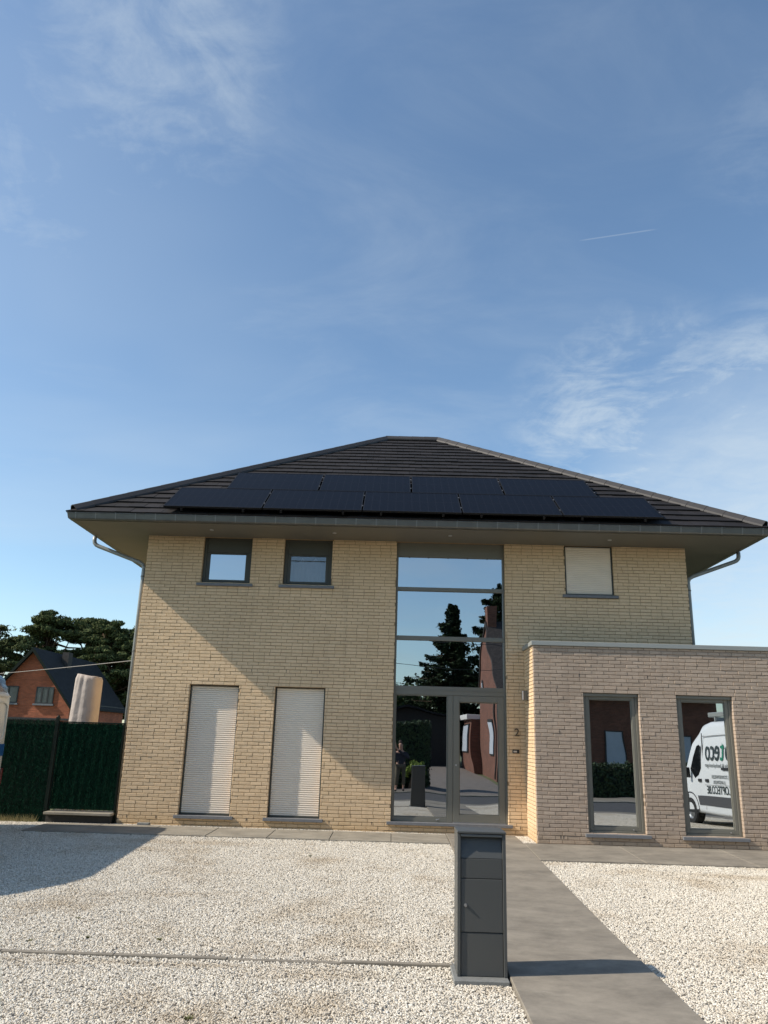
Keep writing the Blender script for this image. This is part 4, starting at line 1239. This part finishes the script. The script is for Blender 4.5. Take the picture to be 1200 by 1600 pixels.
for sg in (-1, 1):
    lo = (gx + sg * (ex + oh), ez - sl * oh)
    poly = [(gx, gzr), lo, (lo[0], lo[1] - th * 1.2), (gx, gzr - th * 1.6)]
    mb.prism(poly, 29.72, 39.5)
rf = mb.build('roof', M_SLATE, rh)
MB().box(gx + .35, gx + .75, 33.0, 33.6, 5.2, 6.22).build('chimney', M_RTILE0, rf)
mb = MB()
for sg in (-1, 1):
    lo = (gx + sg * (ex + oh + .02), ez - sl * (oh + .02) - .02)
    mb.prism([(gx, gzr + .01), lo, (lo[0], lo[1] - .16), (gx, gzr - .24)], 29.66, 29.715)
mb.build('bargeboard', M_POST, rh)
MB().box(gx + ex - .02, gx + ex + .02, 30, 39.2, ez - .02, ez + .02).build('eaves_trim', M_WIRE, rh)
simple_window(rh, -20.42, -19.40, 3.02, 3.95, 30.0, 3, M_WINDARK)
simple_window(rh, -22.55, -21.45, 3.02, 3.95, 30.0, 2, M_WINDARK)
MB().box(-23.3, -18.35, 29.9, 29.97, 2.12, 2.24).build('plinth_band', M_BLACK, rh)
adopt(rh)

pine(-31.6, 45, 9.3, 2.4, 'thin open-crowned pine at the left edge of the photo', 11, 9000)
pine(-29.2, 42, 8.3, 2.2, 'lower loose-crowned tree left of the brick house gable', 12, 12000)
pine(-26.7, 45, 9.9, 3.3, 'broad pine rising over the ridge of the brick house', 13, 55000)
pine(-24.5, 48, 10.2, 3.4, 'pine standing behind and between the two tallest pines', 17, 60000)
pine(-22.2, 45, 9.7, 3.0, 'dense dark pine between brick house and yellow house wall', 14, 60000)
pine(-19.4, 45.5, 9.6, 2.9, 'dark pine partly hidden behind the yellow house', 15, 40000)
for i, (x, yy) in enumerate([(-36, 50), (-42, 47)]):
    pine(x, yy, 10.5, 4, ['tall pine just outside the left edge', 'farthest pine to the left'][i], 30 + i, 6000)

# overhead cable
mb = MB(); a, b = Vector((-5.12, 3.0, 3.41)), Vector((-20.0, 17.2, 3.43)); pts = []
for k in range(25):
    t = k / 24; p = a.lerp(b, t); p.z -= .05 * 4 * t * (1 - t); pts.append(p)
mb.tube(pts, .009, 6)
tag(mb.build('overhead_cable', M_CABLE), 'thin pale cable strung from the house across the brick gable', 'cable')

# ---------------------------------------------------------------- vans
def section(xh, z0, z1, r, tumble, n=4):
    """half-rounded section outline in (side, z): side +-xh"""
    pts = []
    def arc(cx_, cz, a0, a1, rr):
        for k in range(n + 1):
            a = a0 + (a1 - a0) * k / n
            pts.append((cx_ + rr * math.cos(a), cz + rr * math.sin(a)))
    rb = r * .5
    arc(xh - rb, z0 + rb, -math.pi / 2, 0, rb)
    zm = z0 + (z1 - z0) * .45
    pts.append((xh, zm))
    arc(xh - tumble - r, z1 - r, 0, math.pi / 2, r)
    L = [(-a, b) for a, b in reversed(pts)]
    return pts + L
def loft(mb, stations, place):
    rings = [[place(s, u, z) for u, z in pr] for s, pr in stations]
    n = len(rings[0]); vs = [p for r_ in rings for p in r_]
    fs = [(i*n+k, i*n+(k+1) % n, (i+1)*n+(k+1) % n, (i+1)*n+k) for i in range(len(rings)-1) for k in range(n)]
    fs += [tuple(range(n))[::-1], tuple((len(rings)-1)*n + k for k in range(n))]
    mb.mesh(vs, fs)
def wheel(parent, c, r, w, axis, M_T, M_R):
    """wheel as one part with a rim"""
    cx_, cy_, cz_ = c
    ax = Vector(axis); side = Vector((0, 0, 1)).cross(ax).normalized()
    def ringpts(rad, off): return [Vector(c) + ax * off + (side * math.cos(t) + Vector((0, 0, 1)) * math.sin(t)) * rad for t in [2*math.pi*k/28 for k in range(28)]]
    def lathe(prof):
        mb = MB(); vs = []
        for rad, off in prof: vs += ringpts(rad, off)
        mb.mesh(vs, [(i*28+k, i*28+(k+1) % 28, (i+1)*28+(k+1) % 28, (i+1)*28+k) for i in range(len(prof)-1) for k in range(28)]); return mb
    t = lathe([(r*.62, w/2), (r*.92, w/2), (r, w/2 - .03), (r, -w/2 + .03), (r*.92, -w/2), (r*.62, -w/2), (r*.62, w/2)]).build('wheel', M_T, parent, smooth=False)
    lathe([(r*.62, w/2 - .005), (r*.56, w/2 - .03), (r*.50, w/2 - .05), (r*.2, w/2 - .02), (.001, w/2 - .015)]).build('rim', M_R, t)
    lathe([(r*.62, -w/2 + .005), (r*.5, -w/2 + .05), (r*.2, -w/2 + .02), (.001, -w/2 + .015)]).build('rim', M_R, t)
    return t
M_VANW = mat('white_van_paint', (.74, .76, .77), .3, spec=.5)
M_VANC = mat('cream_van_paint', (.66, .62, .53), .35)
M_BLUE = mat('blue_paint', (.02, .09, .24), .3)
M_NAVY = mat('navy_paint', (.018, .040, .095), .25)
M_TYRE = mat('tyre_rubber', (.02, .02, .02), .85)
M_RIM = mat('steel_rim', (.35, .36, .37), .35, metal=.8)
M_TAIL = mat('red_lens', (.12, .012, .01), .25)
M_GREYP = mat('grey_bumper', (.07, .07, .075), .6)
M_SEAM = mat('panel_gap', (.10, .10, .10), .7)

def van(xs_, yr, yf, z0, hw, H, paint, label, lean=.10):
    """van standing along Y: rear at yr, nose at yf (sign of yf-yr gives its heading); xs_ centre line"""
    dr = 1 if yf > yr else -1; L = abs(yf - yr)
    root = tag(empty('parked_van', (xs_, (yr + yf) / 2, z0)), label, 'van')
    place = lambda s, u, z: (xs_ + u, yr + dr * s, z0 + z)
    st = []
    def S_(s, h, zt, zb=.32, r=.16, tb=lean): st.append((s, section(h, zb, zt, r, tb)))
    S_(.0, hw - .10, H - .14, .42, .12); S_(.03, hw - .04, H - .05, .36); S_(.10, hw - .01, H - .01, .33); S_(.30, hw, H, .30)
    S_(L - 2.0, hw, H - .01, .30); S_(L - 1.62, hw, H - .06, .30, .2, .12); S_(L - 1.42, hw, H - .20, .30, .2, .14); S_(L - 1.15, hw, H - .44, .30, .16, .12); S_(L - .95, hw, H - .76, .30, .14, .10); S_(L - .80, hw - .01, H - 1.04, .30, .12, .08)
    S_(L - .66, hw - .02, H - 1.16, .28, .12, .06); S_(L - .30, hw - .05, H - 1.32, .26, .12, .05); S_(L - .08, hw - .14, H - 1.50, .26, .12, .05); S_(L, hw - .24, H - 1.66, .30, .10, .04)
    mb = MB(); loft(mb, st, place)
    body = mb.build('body', paint, root, smooth=True)
    m = body.modifiers.new('edges', 'EDGE_SPLIT'); m.split_angle = math.radians(40)
    # arches and wheels
    for s in (1.05, L - .98):
        for sg in (-1, 1):
            wheel(root, (xs_ + sg * (hw - .10), yr + dr * s, z0 + .345), .345, .22, (sg, 0, 0), M_TYRE, M_RIM)
            mb = MB(); c = Vector((xs_ + sg * (hw - .004), yr + dr * s, z0 + .36)); n = 20; vs = []
            for k in range(n + 1):
                t = math.pi * k / n
                for rr, o in ((.40, 0), (.45, .012), (.45, -.02), (.40, -.02)):
                    vs.append((c.x + sg * o, c.y + rr * math.cos(t), c.z + rr * math.sin(t)))
            mb.mesh(vs, [(4*i+j, 4*i+(j+1) % 4, 4*i+4+(j+1) % 4, 4*i+4+j) for i in range(n) for j in range(4)])
            mb.build('wheel_arch', M_GREYP, body)
            mb = MB(); vs = [(c.x + sg * .003, c.y + .402 * math.cos(math.pi * k / n), c.z - .06 * (k in (0, n)) + .402 * math.sin(math.pi * k / n)) for k in range(n + 1)]
            mb.face(vs); mb.build('arch_recess', M_BLACK, body)
    return root, body, place, L, dr

# left van, only its rear corner is in frame
vr, vb, pl, L, dr = van(-7.89, -1.05, -7.95, 0 - .02, .98, 2.36, M_VANC, 'cream van with blue stripe and blue roof parked at the left edge of the yard', .025)
x = -7.89 + .98
mb = MB()
mb.box(x - .01, x + .006, -6.1, -1.16, 1.19, 1.39)
mb.build('stripe', M_BLUE, vr)
st = []
for s, h, zt in ((.05, .86, 2.50), (.16, .91, 2.60), (.5, .92, 2.64), (4.4, .92, 2.64), (4.9, .84, 2.56), (5.3, .7, 2.42)):
    st.append((s, section(h, 2.20, zt, .16, .05)))
mb = MB(); loft(mb, st, pl); mb.build('roof_cap', M_NAVY, vr, smooth=True)
mb = MB()
# side panel pressing with rounded corner, door seam, drip rail
def rrect(xc, y0, y1, z0, z1, r, w, d):
    pts = []
    for (cy_, cz_, a0) in ((y1 - r, z1 - r, 0), (y0 + r, z1 - r, 90), (y0 + r, z0 + r, 180), (y1 - r, z0 + r, 270)):
        for k in range(6):
            a = math.radians(a0 + 90 * k / 5); pts.append((cy_ + r * math.cos(a), cz_ + r * math.sin(a)))
    mb.tube([(xc, a, b) for a, b in pts] + [(xc, *pts[0])], w, 6, cap=False)
rrect(x - .012, -2.7, -1.22, 1.46, 2.10, .14, .013, 0)
rrect(x - .012, -4.4, -2.9, 1.46, 2.10, .14, .013, 0)
mb.box(x - .03, x + .004, -5.6, -1.2, 2.20, 2.215)
build_each(mb, 'panel_moulding', M_VANC, vr)
MB().cbox(x - .10, x - .008, -1.085, -1.03, .70, .98, .01).build('tail_light', M_TAIL, vr)
MB().cbox(-8.81, -6.98, -1.06, -.96, .40, .62, .02).build('bumper', M_GREYP, vr)
MB().cbox(x - .02, x + .012, -3.2, -1.5, .45, .62, .01).build('side_trim', M_GREYP, vr)
adopt(vr)

# right van: outside the frame, seen mirrored in the extension window
XR = 7.78
v2, b2_, pl, L, dr = van(XR + 1.0, -2.75, -8.35, gz(-5) - .02, 1.0, 2.52, M_VANW, 'white high-roof van with green and black lettering, mirrored in the right extension window')
zb = gz(-5) - .02
def side_poly(pts, m, name, parent, off=.004):
    """pts (y,z) on the van's left-facing side"""
    mb = MB(); n = len(pts)
    vs = [(XR - off - .0 + max(0, (b - 1.3)) * .075, a, zb + b) for a, b in pts] + [(XR + .05, a, zb + b) for a, b in pts]
    mb.mesh(vs, [tuple(range(n)), tuple(range(2*n-1, n-1, -1))] + [(i, n+i, n+(i+1) % n, (i+1) % n) for i in range(n)])
    return mb.build(name, m, parent)
side_poly([(-7.04, 1.14), (-6.84, 1.22), (-6.72, 1.38), (-6.70, 1.90), (-6.76, 1.96), (-6.86, 1.92), (-7.03, 1.66), (-7.22, 1.34)], M_CARGLASS, 'side_window', v2)
side_poly([(-6.88, .50), (-3.1, .50), (-3.1, .72), (-6.96, .72)], M_GREYP, 'side_trim', v2, .012)
for y0 in (-6.62, -4.9):
    side_poly([(y0, .40), (y0 + .012, .40), (y0 + .012, 2.25), (y0, 2.25)], M_SEAM, 'door_gap', v2, .003)
side_poly([(-6.62, 2.16), (-3.0, 2.16), (-3.0, 2.172), (-6.62, 2.172)], M_SEAM, 'roof_seam', v2, .003)
side_poly([(-6.60, .98), (-3.0, .98), (-3.0, .99), (-6.60, .99)], M_SEAM, 'body_seam', v2, .003)
for y0 in (-6.80, -6.46): side_poly([(y0 - .07, 1.06), (y0 + .07, 1.06), (y0 + .07, 1.13), (y0 - .07, 1.13)], M_BLACK, 'door_handle', v2, .03)
side_poly([(-5.75, 1.36), (-5.45, 1.36), (-5.45, 1.42), (-5.75, 1.42)], M_BLACK, 'door_handle', v2, .03)
MB().cbox(XR - .15, XR - .01, -7.30, -7.22, zb + 1.14, zb + 1.38, .02).build('mirror', M_BLACK, v2)
mb = MB()
for xx in (XR + .25, XR + 1.75): mb.cbox(xx - .04, xx + .04, -6.5, -3.0, zb + 2.62, zb + 2.74, .02)
for yy in (-6.2, -4.6, -3.2): mb.box(XR + .2, XR + 1.8, yy, yy + .05, zb + 2.5, zb + 2.619)
build_each(mb, 'roof_bar', M_COPING, v2)
side_poly([(-8.20, .74), (-7.90, .76), (-7.75, 1.02), (-8.05, .96)], M_WHITEP, 'headlight', v2, .0)
M_TXT = mat('dark_lettering', (.03, .045, .045), .5); M_GRN = mat('green_lettering', (.01, .20, .12), .5)
def van_text(s, size, yend, z, m, sx=1.0, bold=0):
    """lettering on the side that faces the driveway; yend is where the last letter stops, towards the nose"""
    o = text_mesh('lettering', s, size, m, v2, extrude=.001, sx=sx, bold=bold)
    w = max(v.co.x for v in o.data.vertices)
    R_ = Matrix(((0, 0, -1, 0), (-1, 0, 0, 0), (0, 1, 0, 0), (0, 0, 0, 1)))
    lean = max(0, (z - 1.3)) * .075
    o.matrix_local = Matrix.Translation((XR - .010 + lean, yend + w, zb + z)) @ R_ @ Matrix.Rotation(-.07 if z > 1.3 else 0, 4, 'X')
    return w
w = van_text('eco', .72, -6.46, 1.58, M_TXT, .62, .004)
w2 = van_text('t', .72, -6.46 + w + .02, 1.58, M_GRN, .62, .004)
van_text('op', .72, -6.46 + w + w2 + .06, 1.58, M_TXT, .62, .004)
van_text('energie & laadoplossingen', .13, -6.50, 1.42, M_TXT, .9)
van_text('| ZONNEPANELEN', .12, -6.22, 1.15, M_TXT, .7); van_text('| LAADPALEN', .12, -6.16, 1.02, M_TXT, .7)
van_text('WWW.OPTECO.BE', .27, -6.50, .78, M_TXT, .66, .003)
adopt(v2)
v2.rotation_euler = (.03, 0, math.radians(-10)); v2.location = (9.10, -6.28, -.185)

# ---------------------------------------------------------------- parcel mailbox
mbx = tag(empty('mailbox', (.79, -8.15, -.22)), 'tall anthracite metal mailbox on a stone plinth beside the path', 'mailbox')
x0, x1, yf, yb, z0, z1 = .583, 1.000, -8.32, -7.985, -.200, .925
mb = MB()
mb.cbox(x0, x0 + .028, yf, yb, z0, z1 - .0205, .003); mb.cbox(x1 - .028, x1, yf, yb, z0, z1 - .0205, .003)
mb.cbox(x0 - .004, x1 + .004, yf - .012, yb + .004, z1 - .020, z1, .004)
mb.cbox(x0 + .0285, x1 - .0285, yb - .02, yb, z0, z1 - .021, .003)
mb.cbox(x0 + .0285, x1 - .0285, yf + .075, yb - .021, z0 + .02, z1 - .03, .003)
mb.build('body', M_BOX, mbx)
H = z1 - z0
f0 = z1 - .021
xa, xb = x0 + .031, x1 - .031
MB().cbox(xa, xb, yf - .006, yf + .022, f0 - .024, f0 - .004, .003).build('slot_visor', M_COPING if 0 else mat('visor_grey', (.16, .17, .17), .35, metal=.4), mbx)
mb = MB()                                         # recessed, slanting insertion flap
za, zb2 = f0 - .026, f0 - .196
mb.mesh([(xa, yf + .060, za), (xb, yf + .060, za), (xb, yf + .012, zb2), (xa, yf + .012, zb2), (xa, yf + .07, za), (xb, yf + .07, za), (xb, yf + .07, zb2), (xa, yf + .07, zb2)],
        [(0,1,2,3),(4,7,6,5),(0,4,5,1),(2,6,7,3),(0,3,7,4),(1,5,6,2)])
mb.build('insert_flap', M_BOX, mbx)
MB().cbox(xa, xb, yf + .010, yf + .030, zb2 - .160, zb2 - .005, .003).build('upper_panel', M_BOX, mbx)
dz1, dz0 = zb2 - .165, zb2 - .575
dr_ = MB().cbox(xa, xb, yf + .008, yf + .030, dz0, dz1, .003).build('door', M_BOX, mbx)
mb = MB(); mb.tube([(xa + .040, yf + .008, dz0 + .205), (xa + .040, yf - .006, dz0 + .205)], [.014, .012], 16); mb.tube([(xa + .040, yf - .0065, dz0 + .205), (xa + .040, yf - .014, dz0 + .205)], .007, 8)
mb.build('lock', M_ALU, dr_)
MB().cbox(xa, xb, yf + .012, yf + .030, z0 + .002, dz0 - .005, .003).build('lower_panel', M_BOX, mbx)
MB().cbox(x0 - .035, x1 + .005, yf - .10, yb + .06, -.30, z0 - .001, .006).build('plinth', M_PLINTH, mbx)
adopt(mbx)

# ---------------------------------------------------------------- weeds
def tuft(x, y_, s, n, m, name, label):
    mb = MB(); z = gz(y_); s *= .62
    for i in range(n):
        a = random.uniform(0, 6.28); r = random.uniform(0, s * .5); L = s * random.uniform(.4, 1.0); w = .004 + .006 * random.random()
        bx, by = x + r * math.cos(a), y_ + r * math.sin(a); lean = random.uniform(.2, 1.0) * L
        t = (bx + lean * math.cos(a), by + lean * math.sin(a), z + L * random.uniform(.3, .9))
        mb.face([(bx - w, by, z), (bx + w, by, z), t])
    return tag(mb.build(name, m, fix=False), label, 'weed', 'weeds in the gravel')
for (x, yy, s, lab) in [(-3.17, -6.80, .05, 'small weed in the left gravel, farther from the kerb'), (-2.15, -7.45, .06, 'low green weed in the gravel just behind the kerb'),
                   (-2.82, -7.46, .05, 'tiny weed near the left of the kerb, in the gravel'), (-1.37, -9.44, .07, 'yellow-green weed in the gravel at the bottom of the photo'),
                   (-1.2, -2.9, .05, 'sparse weed in the gravel near the slab strip'), (-3.3, -7.62, .05, 'small weed at the far left by the kerb')]:
    tuft(x, yy, s, 40, M_WEED, 'weed', lab)
mb = MB()
for i in range(420):
    x = random.uniform(-7.6, -6.6); yy = .02 - random.uniform(0, .22); L = random.uniform(.04, .16); w = .004
    z = 0; a = random.uniform(-.6, .6)
    mb.face([(x - w, yy, z), (x + w, yy, z), (x + a * L, yy - random.uniform(0, .4) * L, z + L)])
tag(mb.build('dry_grass', M_DRY, fix=False), 'dry grass along the foot of the green fence', 'grass', kind='stuff')

# ---------------------------------------------------------------- the other side of the street (mirrored in the glass)
hedge(-5.5, 1.55, -19.2, -18.0, -.25, 2.28, 'tall clipped hedge across the street, mirrored in the entrance glass', 26000, M_HEDGE)
hedge(7.2, 14.5, -19.0, -18.0, -.25, .92, 'low clipped hedge before the brick house across the street', 12000, M_HEDGE)
broadleaf(.9, -17.6, .75, .55, 'low yellow-green bush at the foot of the tall hedge', 5, 3000, mat('yellow_green_leaves', (.16, .22, .03), .7, island=.4), 'shrubs across the street', .07)
sh = tag(empty('timber_shed', (1.0, -44, -.2)), 'black timber shed with low gabled roof at the end of the driveway opposite', 'shed')
M_SHED = mat('black_timber', (.012, .012, .012), .8, var=.2)
MB().prism([(-3.0, -.3), (4.4, -.3), (4.4, 3.0), (1.0, 3.85), (-3.0, 2.9)], -48, -43.0).build('wall', M_SHED, sh)
mb = MB(); mb.prism([(1.0, 4.05), (4.8, 3.12), (4.8, 3.0), (1.0, 3.9)], -48.2, -42.6); mb.prism([(1.0, 4.05), (-3.4, 2.95), (-3.4, 2.83), (1.0, 3.9)], -48.2, -42.6)
mb.build('roof', M_SLATE, sh); adopt(sh)
nh = tag(empty('brick_house', (10.5, -33, -.2)), 'tall red brick gabled house with chimney across the street, mirrored in the glass', 'house')
mb = MB()   # gable faces the driveway (-X)
poly = [(-28.5, -.4), (-37.4, -.4), (-37.4, 4.6), (-33.0, 8.6), (-28.5, 4.5)]
n = 5; vs = [(5.7, a, b) for a, b in poly] + [(17, a, b) for a, b in poly]
mb.mesh(vs, [tuple(range(n)), tuple(range(2*n-1, n-1, -1))] + [(i, n+i, n+(i+1)%n, (i+1)%n) for i in range(n)])
mb.build('wall', M_REDB2, nh)
mb = MB()
for ya, za in ((-28.0, 4.05), (-37.9, 4.15)):
    mb.mesh([(5.62, -33.0, 8.8), (17.2, -33.0, 8.8), (17.2, ya, za + .18), (5.62, ya, za + .18), (5.62, -33.0, 8.6), (17.2, -33.0, 8.6), (17.2, ya, za), (5.62, ya, za)],
        [(0,1,2,3),(4,7,6,5),(0,4,5,1),(2,6,7,3),(0,3,7,4),(1,5,6,2)])
M_RTILE = mat('dark_pantile', (.035, .028, .026), .8, var=.35, scale=6, bump=.03, bscale=7)
rf = mb.build('roof', M_RTILE, nh)
MB().box(5.72, 6.25, -33.4, -32.5, 7.9, 9.75).build('chimney', M_REDB2, rf)
M_BLIND = mat('pale_blind', (.42, .46, .52), .7, var=.05)
for y0, y1, z0, z1 in ((-32.5, -30.6, 1.05, 2.65), (-35.2, -34.8, 4.3, 5.1)):
    mb = MB(); mb.box(5.64, 5.69, y0 - .10, y1 + .10, z0 - .1, z1 + .2); w = mb.build('window', M_BLACK, nh)
    MB().box(5.61, 5.66, y0, y1, z0, z1).build('pane', M_BLIND, w)
simple_window(nh, 11.0, 12.0, .70, 2.30, -28.5, 1, M_BLIND, out=1)
simple_window(nh, 14.2, 15.6, .70, 2.30, -28.5, 2, M_BLIND, out=1)
mb = MB(); mb.box(5.2, 9.0, -43.0, -37.41, -.3, 2.9); mb.build('annex_wall', M_REDB2, nh)
mb = MB(); mb.box(5.14, 5.19, -42.2, -38.2, .9, 2.6); w = mb.build('window', M_BLACK, nh); MB().box(5.10, 5.16, -42.0, -38.5, 1.0, 2.5).build('pane', M_BLIND, w)
MB().cbox(4.9, 9.2, -43.2, -37.42, 2.905, 3.3, .02).build('annex_roof', M_WHITEP, nh)
mb = MB(); mb.tube([(5.55, -28.62, 4.2), (5.60, -28.62, -.2)], .05, 8); mb.build('rain_pipe', M_RTILE, nh)
adopt(nh)
spruce(4.75, -50, 13.0, 4.3, 'tall pointed spruce behind the shed, mirrored in the glass', 21)
spruce(8.9, -50, 15.0, 5.4, 'taller spruce right of the first, partly behind the chimney', 22)
broadleaf(-3.5, -55, 7.2, 4, 'round leafy tree behind the timber shed roof', 23, 6000)
broadleaf(2.5, -56, 7.6, 3.6, 'bushy green tree between shed and spruce', 24, 6000)
broadleaf(6.3, -51, 9.4, 2.8, 'small leafy tree beside the brick house gable', 25, 5000)
broadleaf(22, -30, 9, 4.5, 'big leafy tree across the street beyond the brick house and its low hedge', 26, 6000)
broadleaf(-14, -32, 9, 5, 'big leafy tree far left across the street beyond the tall hedge', 27, 6000)
def wire(name, z, sag, yy, lab):
    mb = MB(); pts = []
    for k in range(41):
        t = k / 40; pts.append((-30 + 60 * t, yy, z - sag * 4 * t * (1 - t)))
    mb.tube(pts, .014, 5)
    tag(mb.build(name, M_WIRE), lab, 'wire')
wire('power_line', 6.75, .3, -24.4, 'upper power line over the street, mirrored in the glass')
wire('power_line', 5.55, .3, -24.4, 'lower power line over the street, mirrored in the glass')

# ---------------------------------------------------------------- the photographer (mirrored in the entrance glass)
def person(px, py, pz):
    root = tag(empty('person', (px, py, pz)), 'person in dark clothes holding up a phone, mirrored in the entrance glass', 'person')
    def skin(name, verts, edges, rad, m, rootv=0, sub=2):
        me = bpy.data.meshes.new(name); me.from_pydata(verts, edges, []); me.update()
        o = bpy.data.objects.new(name, me); col.objects.link(o); o.parent = root
        bpy.context.view_layer.objects.active = o
        md = o.modifiers.new('skin', 'SKIN'); md.use_smooth_shade = True
        sv = me.skin_vertices[0].data if me.skin_vertices else None
        for i, r in enumerate(rad):
            sv[i].radius = r if isinstance(r, tuple) else (r, r)
            sv[i].use_root = (i == rootv)
        s = o.modifiers.new('sub', 'SUBSURF'); s.levels = sub; s.render_levels = sub
        me.materials.append(m); return o
    M_SKIN = mat('skin', (.52, .30, .21), .55)
    # faces +Y; right hand and left hand raised in front holding the phone at (0-px)
    hx = -px * .9
    V_ = [(0, 0, .98), (0, .01, 1.18), (0, .0, 1.40), (0, 0, 1.53), (0, .03, 1.66), (0, .025, 1.78),
          (.19, 0, 1.44), (.30, .05, 1.22), (hx + .09, .24, 1.62), (hx + .045, .30, 1.80),
          (-.19, 0, 1.44), (-.36, .05, 1.24), (hx - .10, .24, 1.62), (hx - .045, .30, 1.80),
          (.095, 0, .92), (.11, .02, .50), (.12, -.02, .09), (.13, .14, .035), (-.095, 0, .92), (-.12, .05, .50), (-.15, .02, .09), (-.17, .18, .035)]
    E_ = [(0,1),(1,2),(2,3),(3,4),(4,5),(2,6),(6,7),(7,8),(8,9),(2,10),(10,11),(11,12),(12,13),(0,14),(14,15),(15,16),(16,17),(0,18),(18,19),(19,20),(20,21)]
    R_ = [(.15,.11),(.14,.10),(.16,.105),.055,.085,.075,.065,.048,.034,.03,.065,.048,.034,.03,.085,.058,.038,.036,.085,.058,.038,.036]
    body = skin('body', V_, E_, R_, M_SKIN)
    # five fingers on each hand, curled round the phone
    for sg in (1, -1):
        for k in range(4):
            b = Vector((hx + sg * .05, .315, 1.785 + .021 * k)); Lf = (.055, .062, .060, .048)[k]
            t1 = b + Vector((sg * .018, .022, .004)); t2 = t1 + Vector((-sg * Lf * .55, .012, .002)); t3 = t2 + Vector((-sg * Lf * .35, -.004, 0))
            skin('finger', [tuple(b), tuple(t1), tuple(t2), tuple(t3)], [(0,1),(1,2),(2,3)], [.010, .009, .008, .007], M_SKIN, sub=1)
        b = Vector((hx + sg * .05, .285, 1.79)); skin('thumb', [tuple(b), tuple(b + Vector((-sg * .012, -.004, .035))), tuple(b + Vector((-sg * .028, -.002, .062)))], [(0,1),(1,2)], [.012, .010, .008], M_SKIN, sub=1)
    e = .012
    skin('jacket', [V_[0], V_[1], V_[2], (0, 0, 1.475), V_[6], V_[7], tuple(Vector(V_[7]).lerp(Vector(V_[8]), .85)), V_[10], V_[11], tuple(Vector(V_[11]).lerp(Vector(V_[12]), .85))],
         [(0,1),(1,2),(2,3),(2,4),(4,5),(5,6),(2,7),(7,8),(8,9)], [(.172,.132),(.16,.12),(.18,.122),.075,.080,.063,.046,.080,.063,.046], mat('dark_jacket', (.03, .03, .04), .85), rootv=1)
    skin('trousers', [(0, 0, 1.0), V_[14], V_[15], (.118, -.01, .20), V_[18], V_[19], (-.145, .03, .20)], [(0,1),(1,2),(2,3),(0,4),(4,5),(5,6)],
         [(.165,.125), .102, .075, .062, .102, .075, .062], mat('khaki_trousers', (.11, .09, .06), .85))
    for sg, a in ((1, (.125, -.05, .045)), (-1, (-.158, -.01, .045))):
        skin('shoe', [a, (a[0] + sg * .005, a[1] + .12, .04), (a[0] + sg * .012, a[1] + .22, .032)], [(0,1),(1,2)], [(.045,.045),(.05,.04),(.045,.03)], mat('black_shoe', (.015, .015, .015), .4))
    skin('hair', [(0, -.035, 1.74), (0, -.02, 1.80), (0, .02, 1.825)], [(0,1),(1,2)], [.075, .085, .07], mat('brown_hair', (.05, .03, .02), .7))
    mb = MB()
    for sg in (1, -1): mb.tube([(sg * .032, .112, 1.715), (sg * .032, .119, 1.715)], [.011, .008], 10)
    build_each(mb, 'eye', M_BLACK, root)
    skin('nose', [(0, .105, 1.715), (0, .13, 1.685)], [(0,1)], [.009, .013], M_SKIN, sub=1)
    mb = MB(); mb.box(-.024, .024, .108, .116, 1.648, 1.655); mb.build('mouth', mat('lips', (.35, .12, .10), .5), root)
    for sg in (1, -1): skin('ear', [(sg * .082, .02, 1.70), (sg * .088, .012, 1.735)], [(0,1)], [.012, .014], M_SKIN, sub=1)
    ph = MB().cbox(hx - .04, hx + .04, .318, .326, 1.765, 1.925, .003).build('smartphone', M_BLACK)
    ph.location = (px, py, pz)
    tag(ph, 'black smartphone held up by the person mirrored in the glass', 'phone')
    ph['label'] = 'black smartphone held up in both hands by the mirrored person'
person(.30, -15.99, -.245)
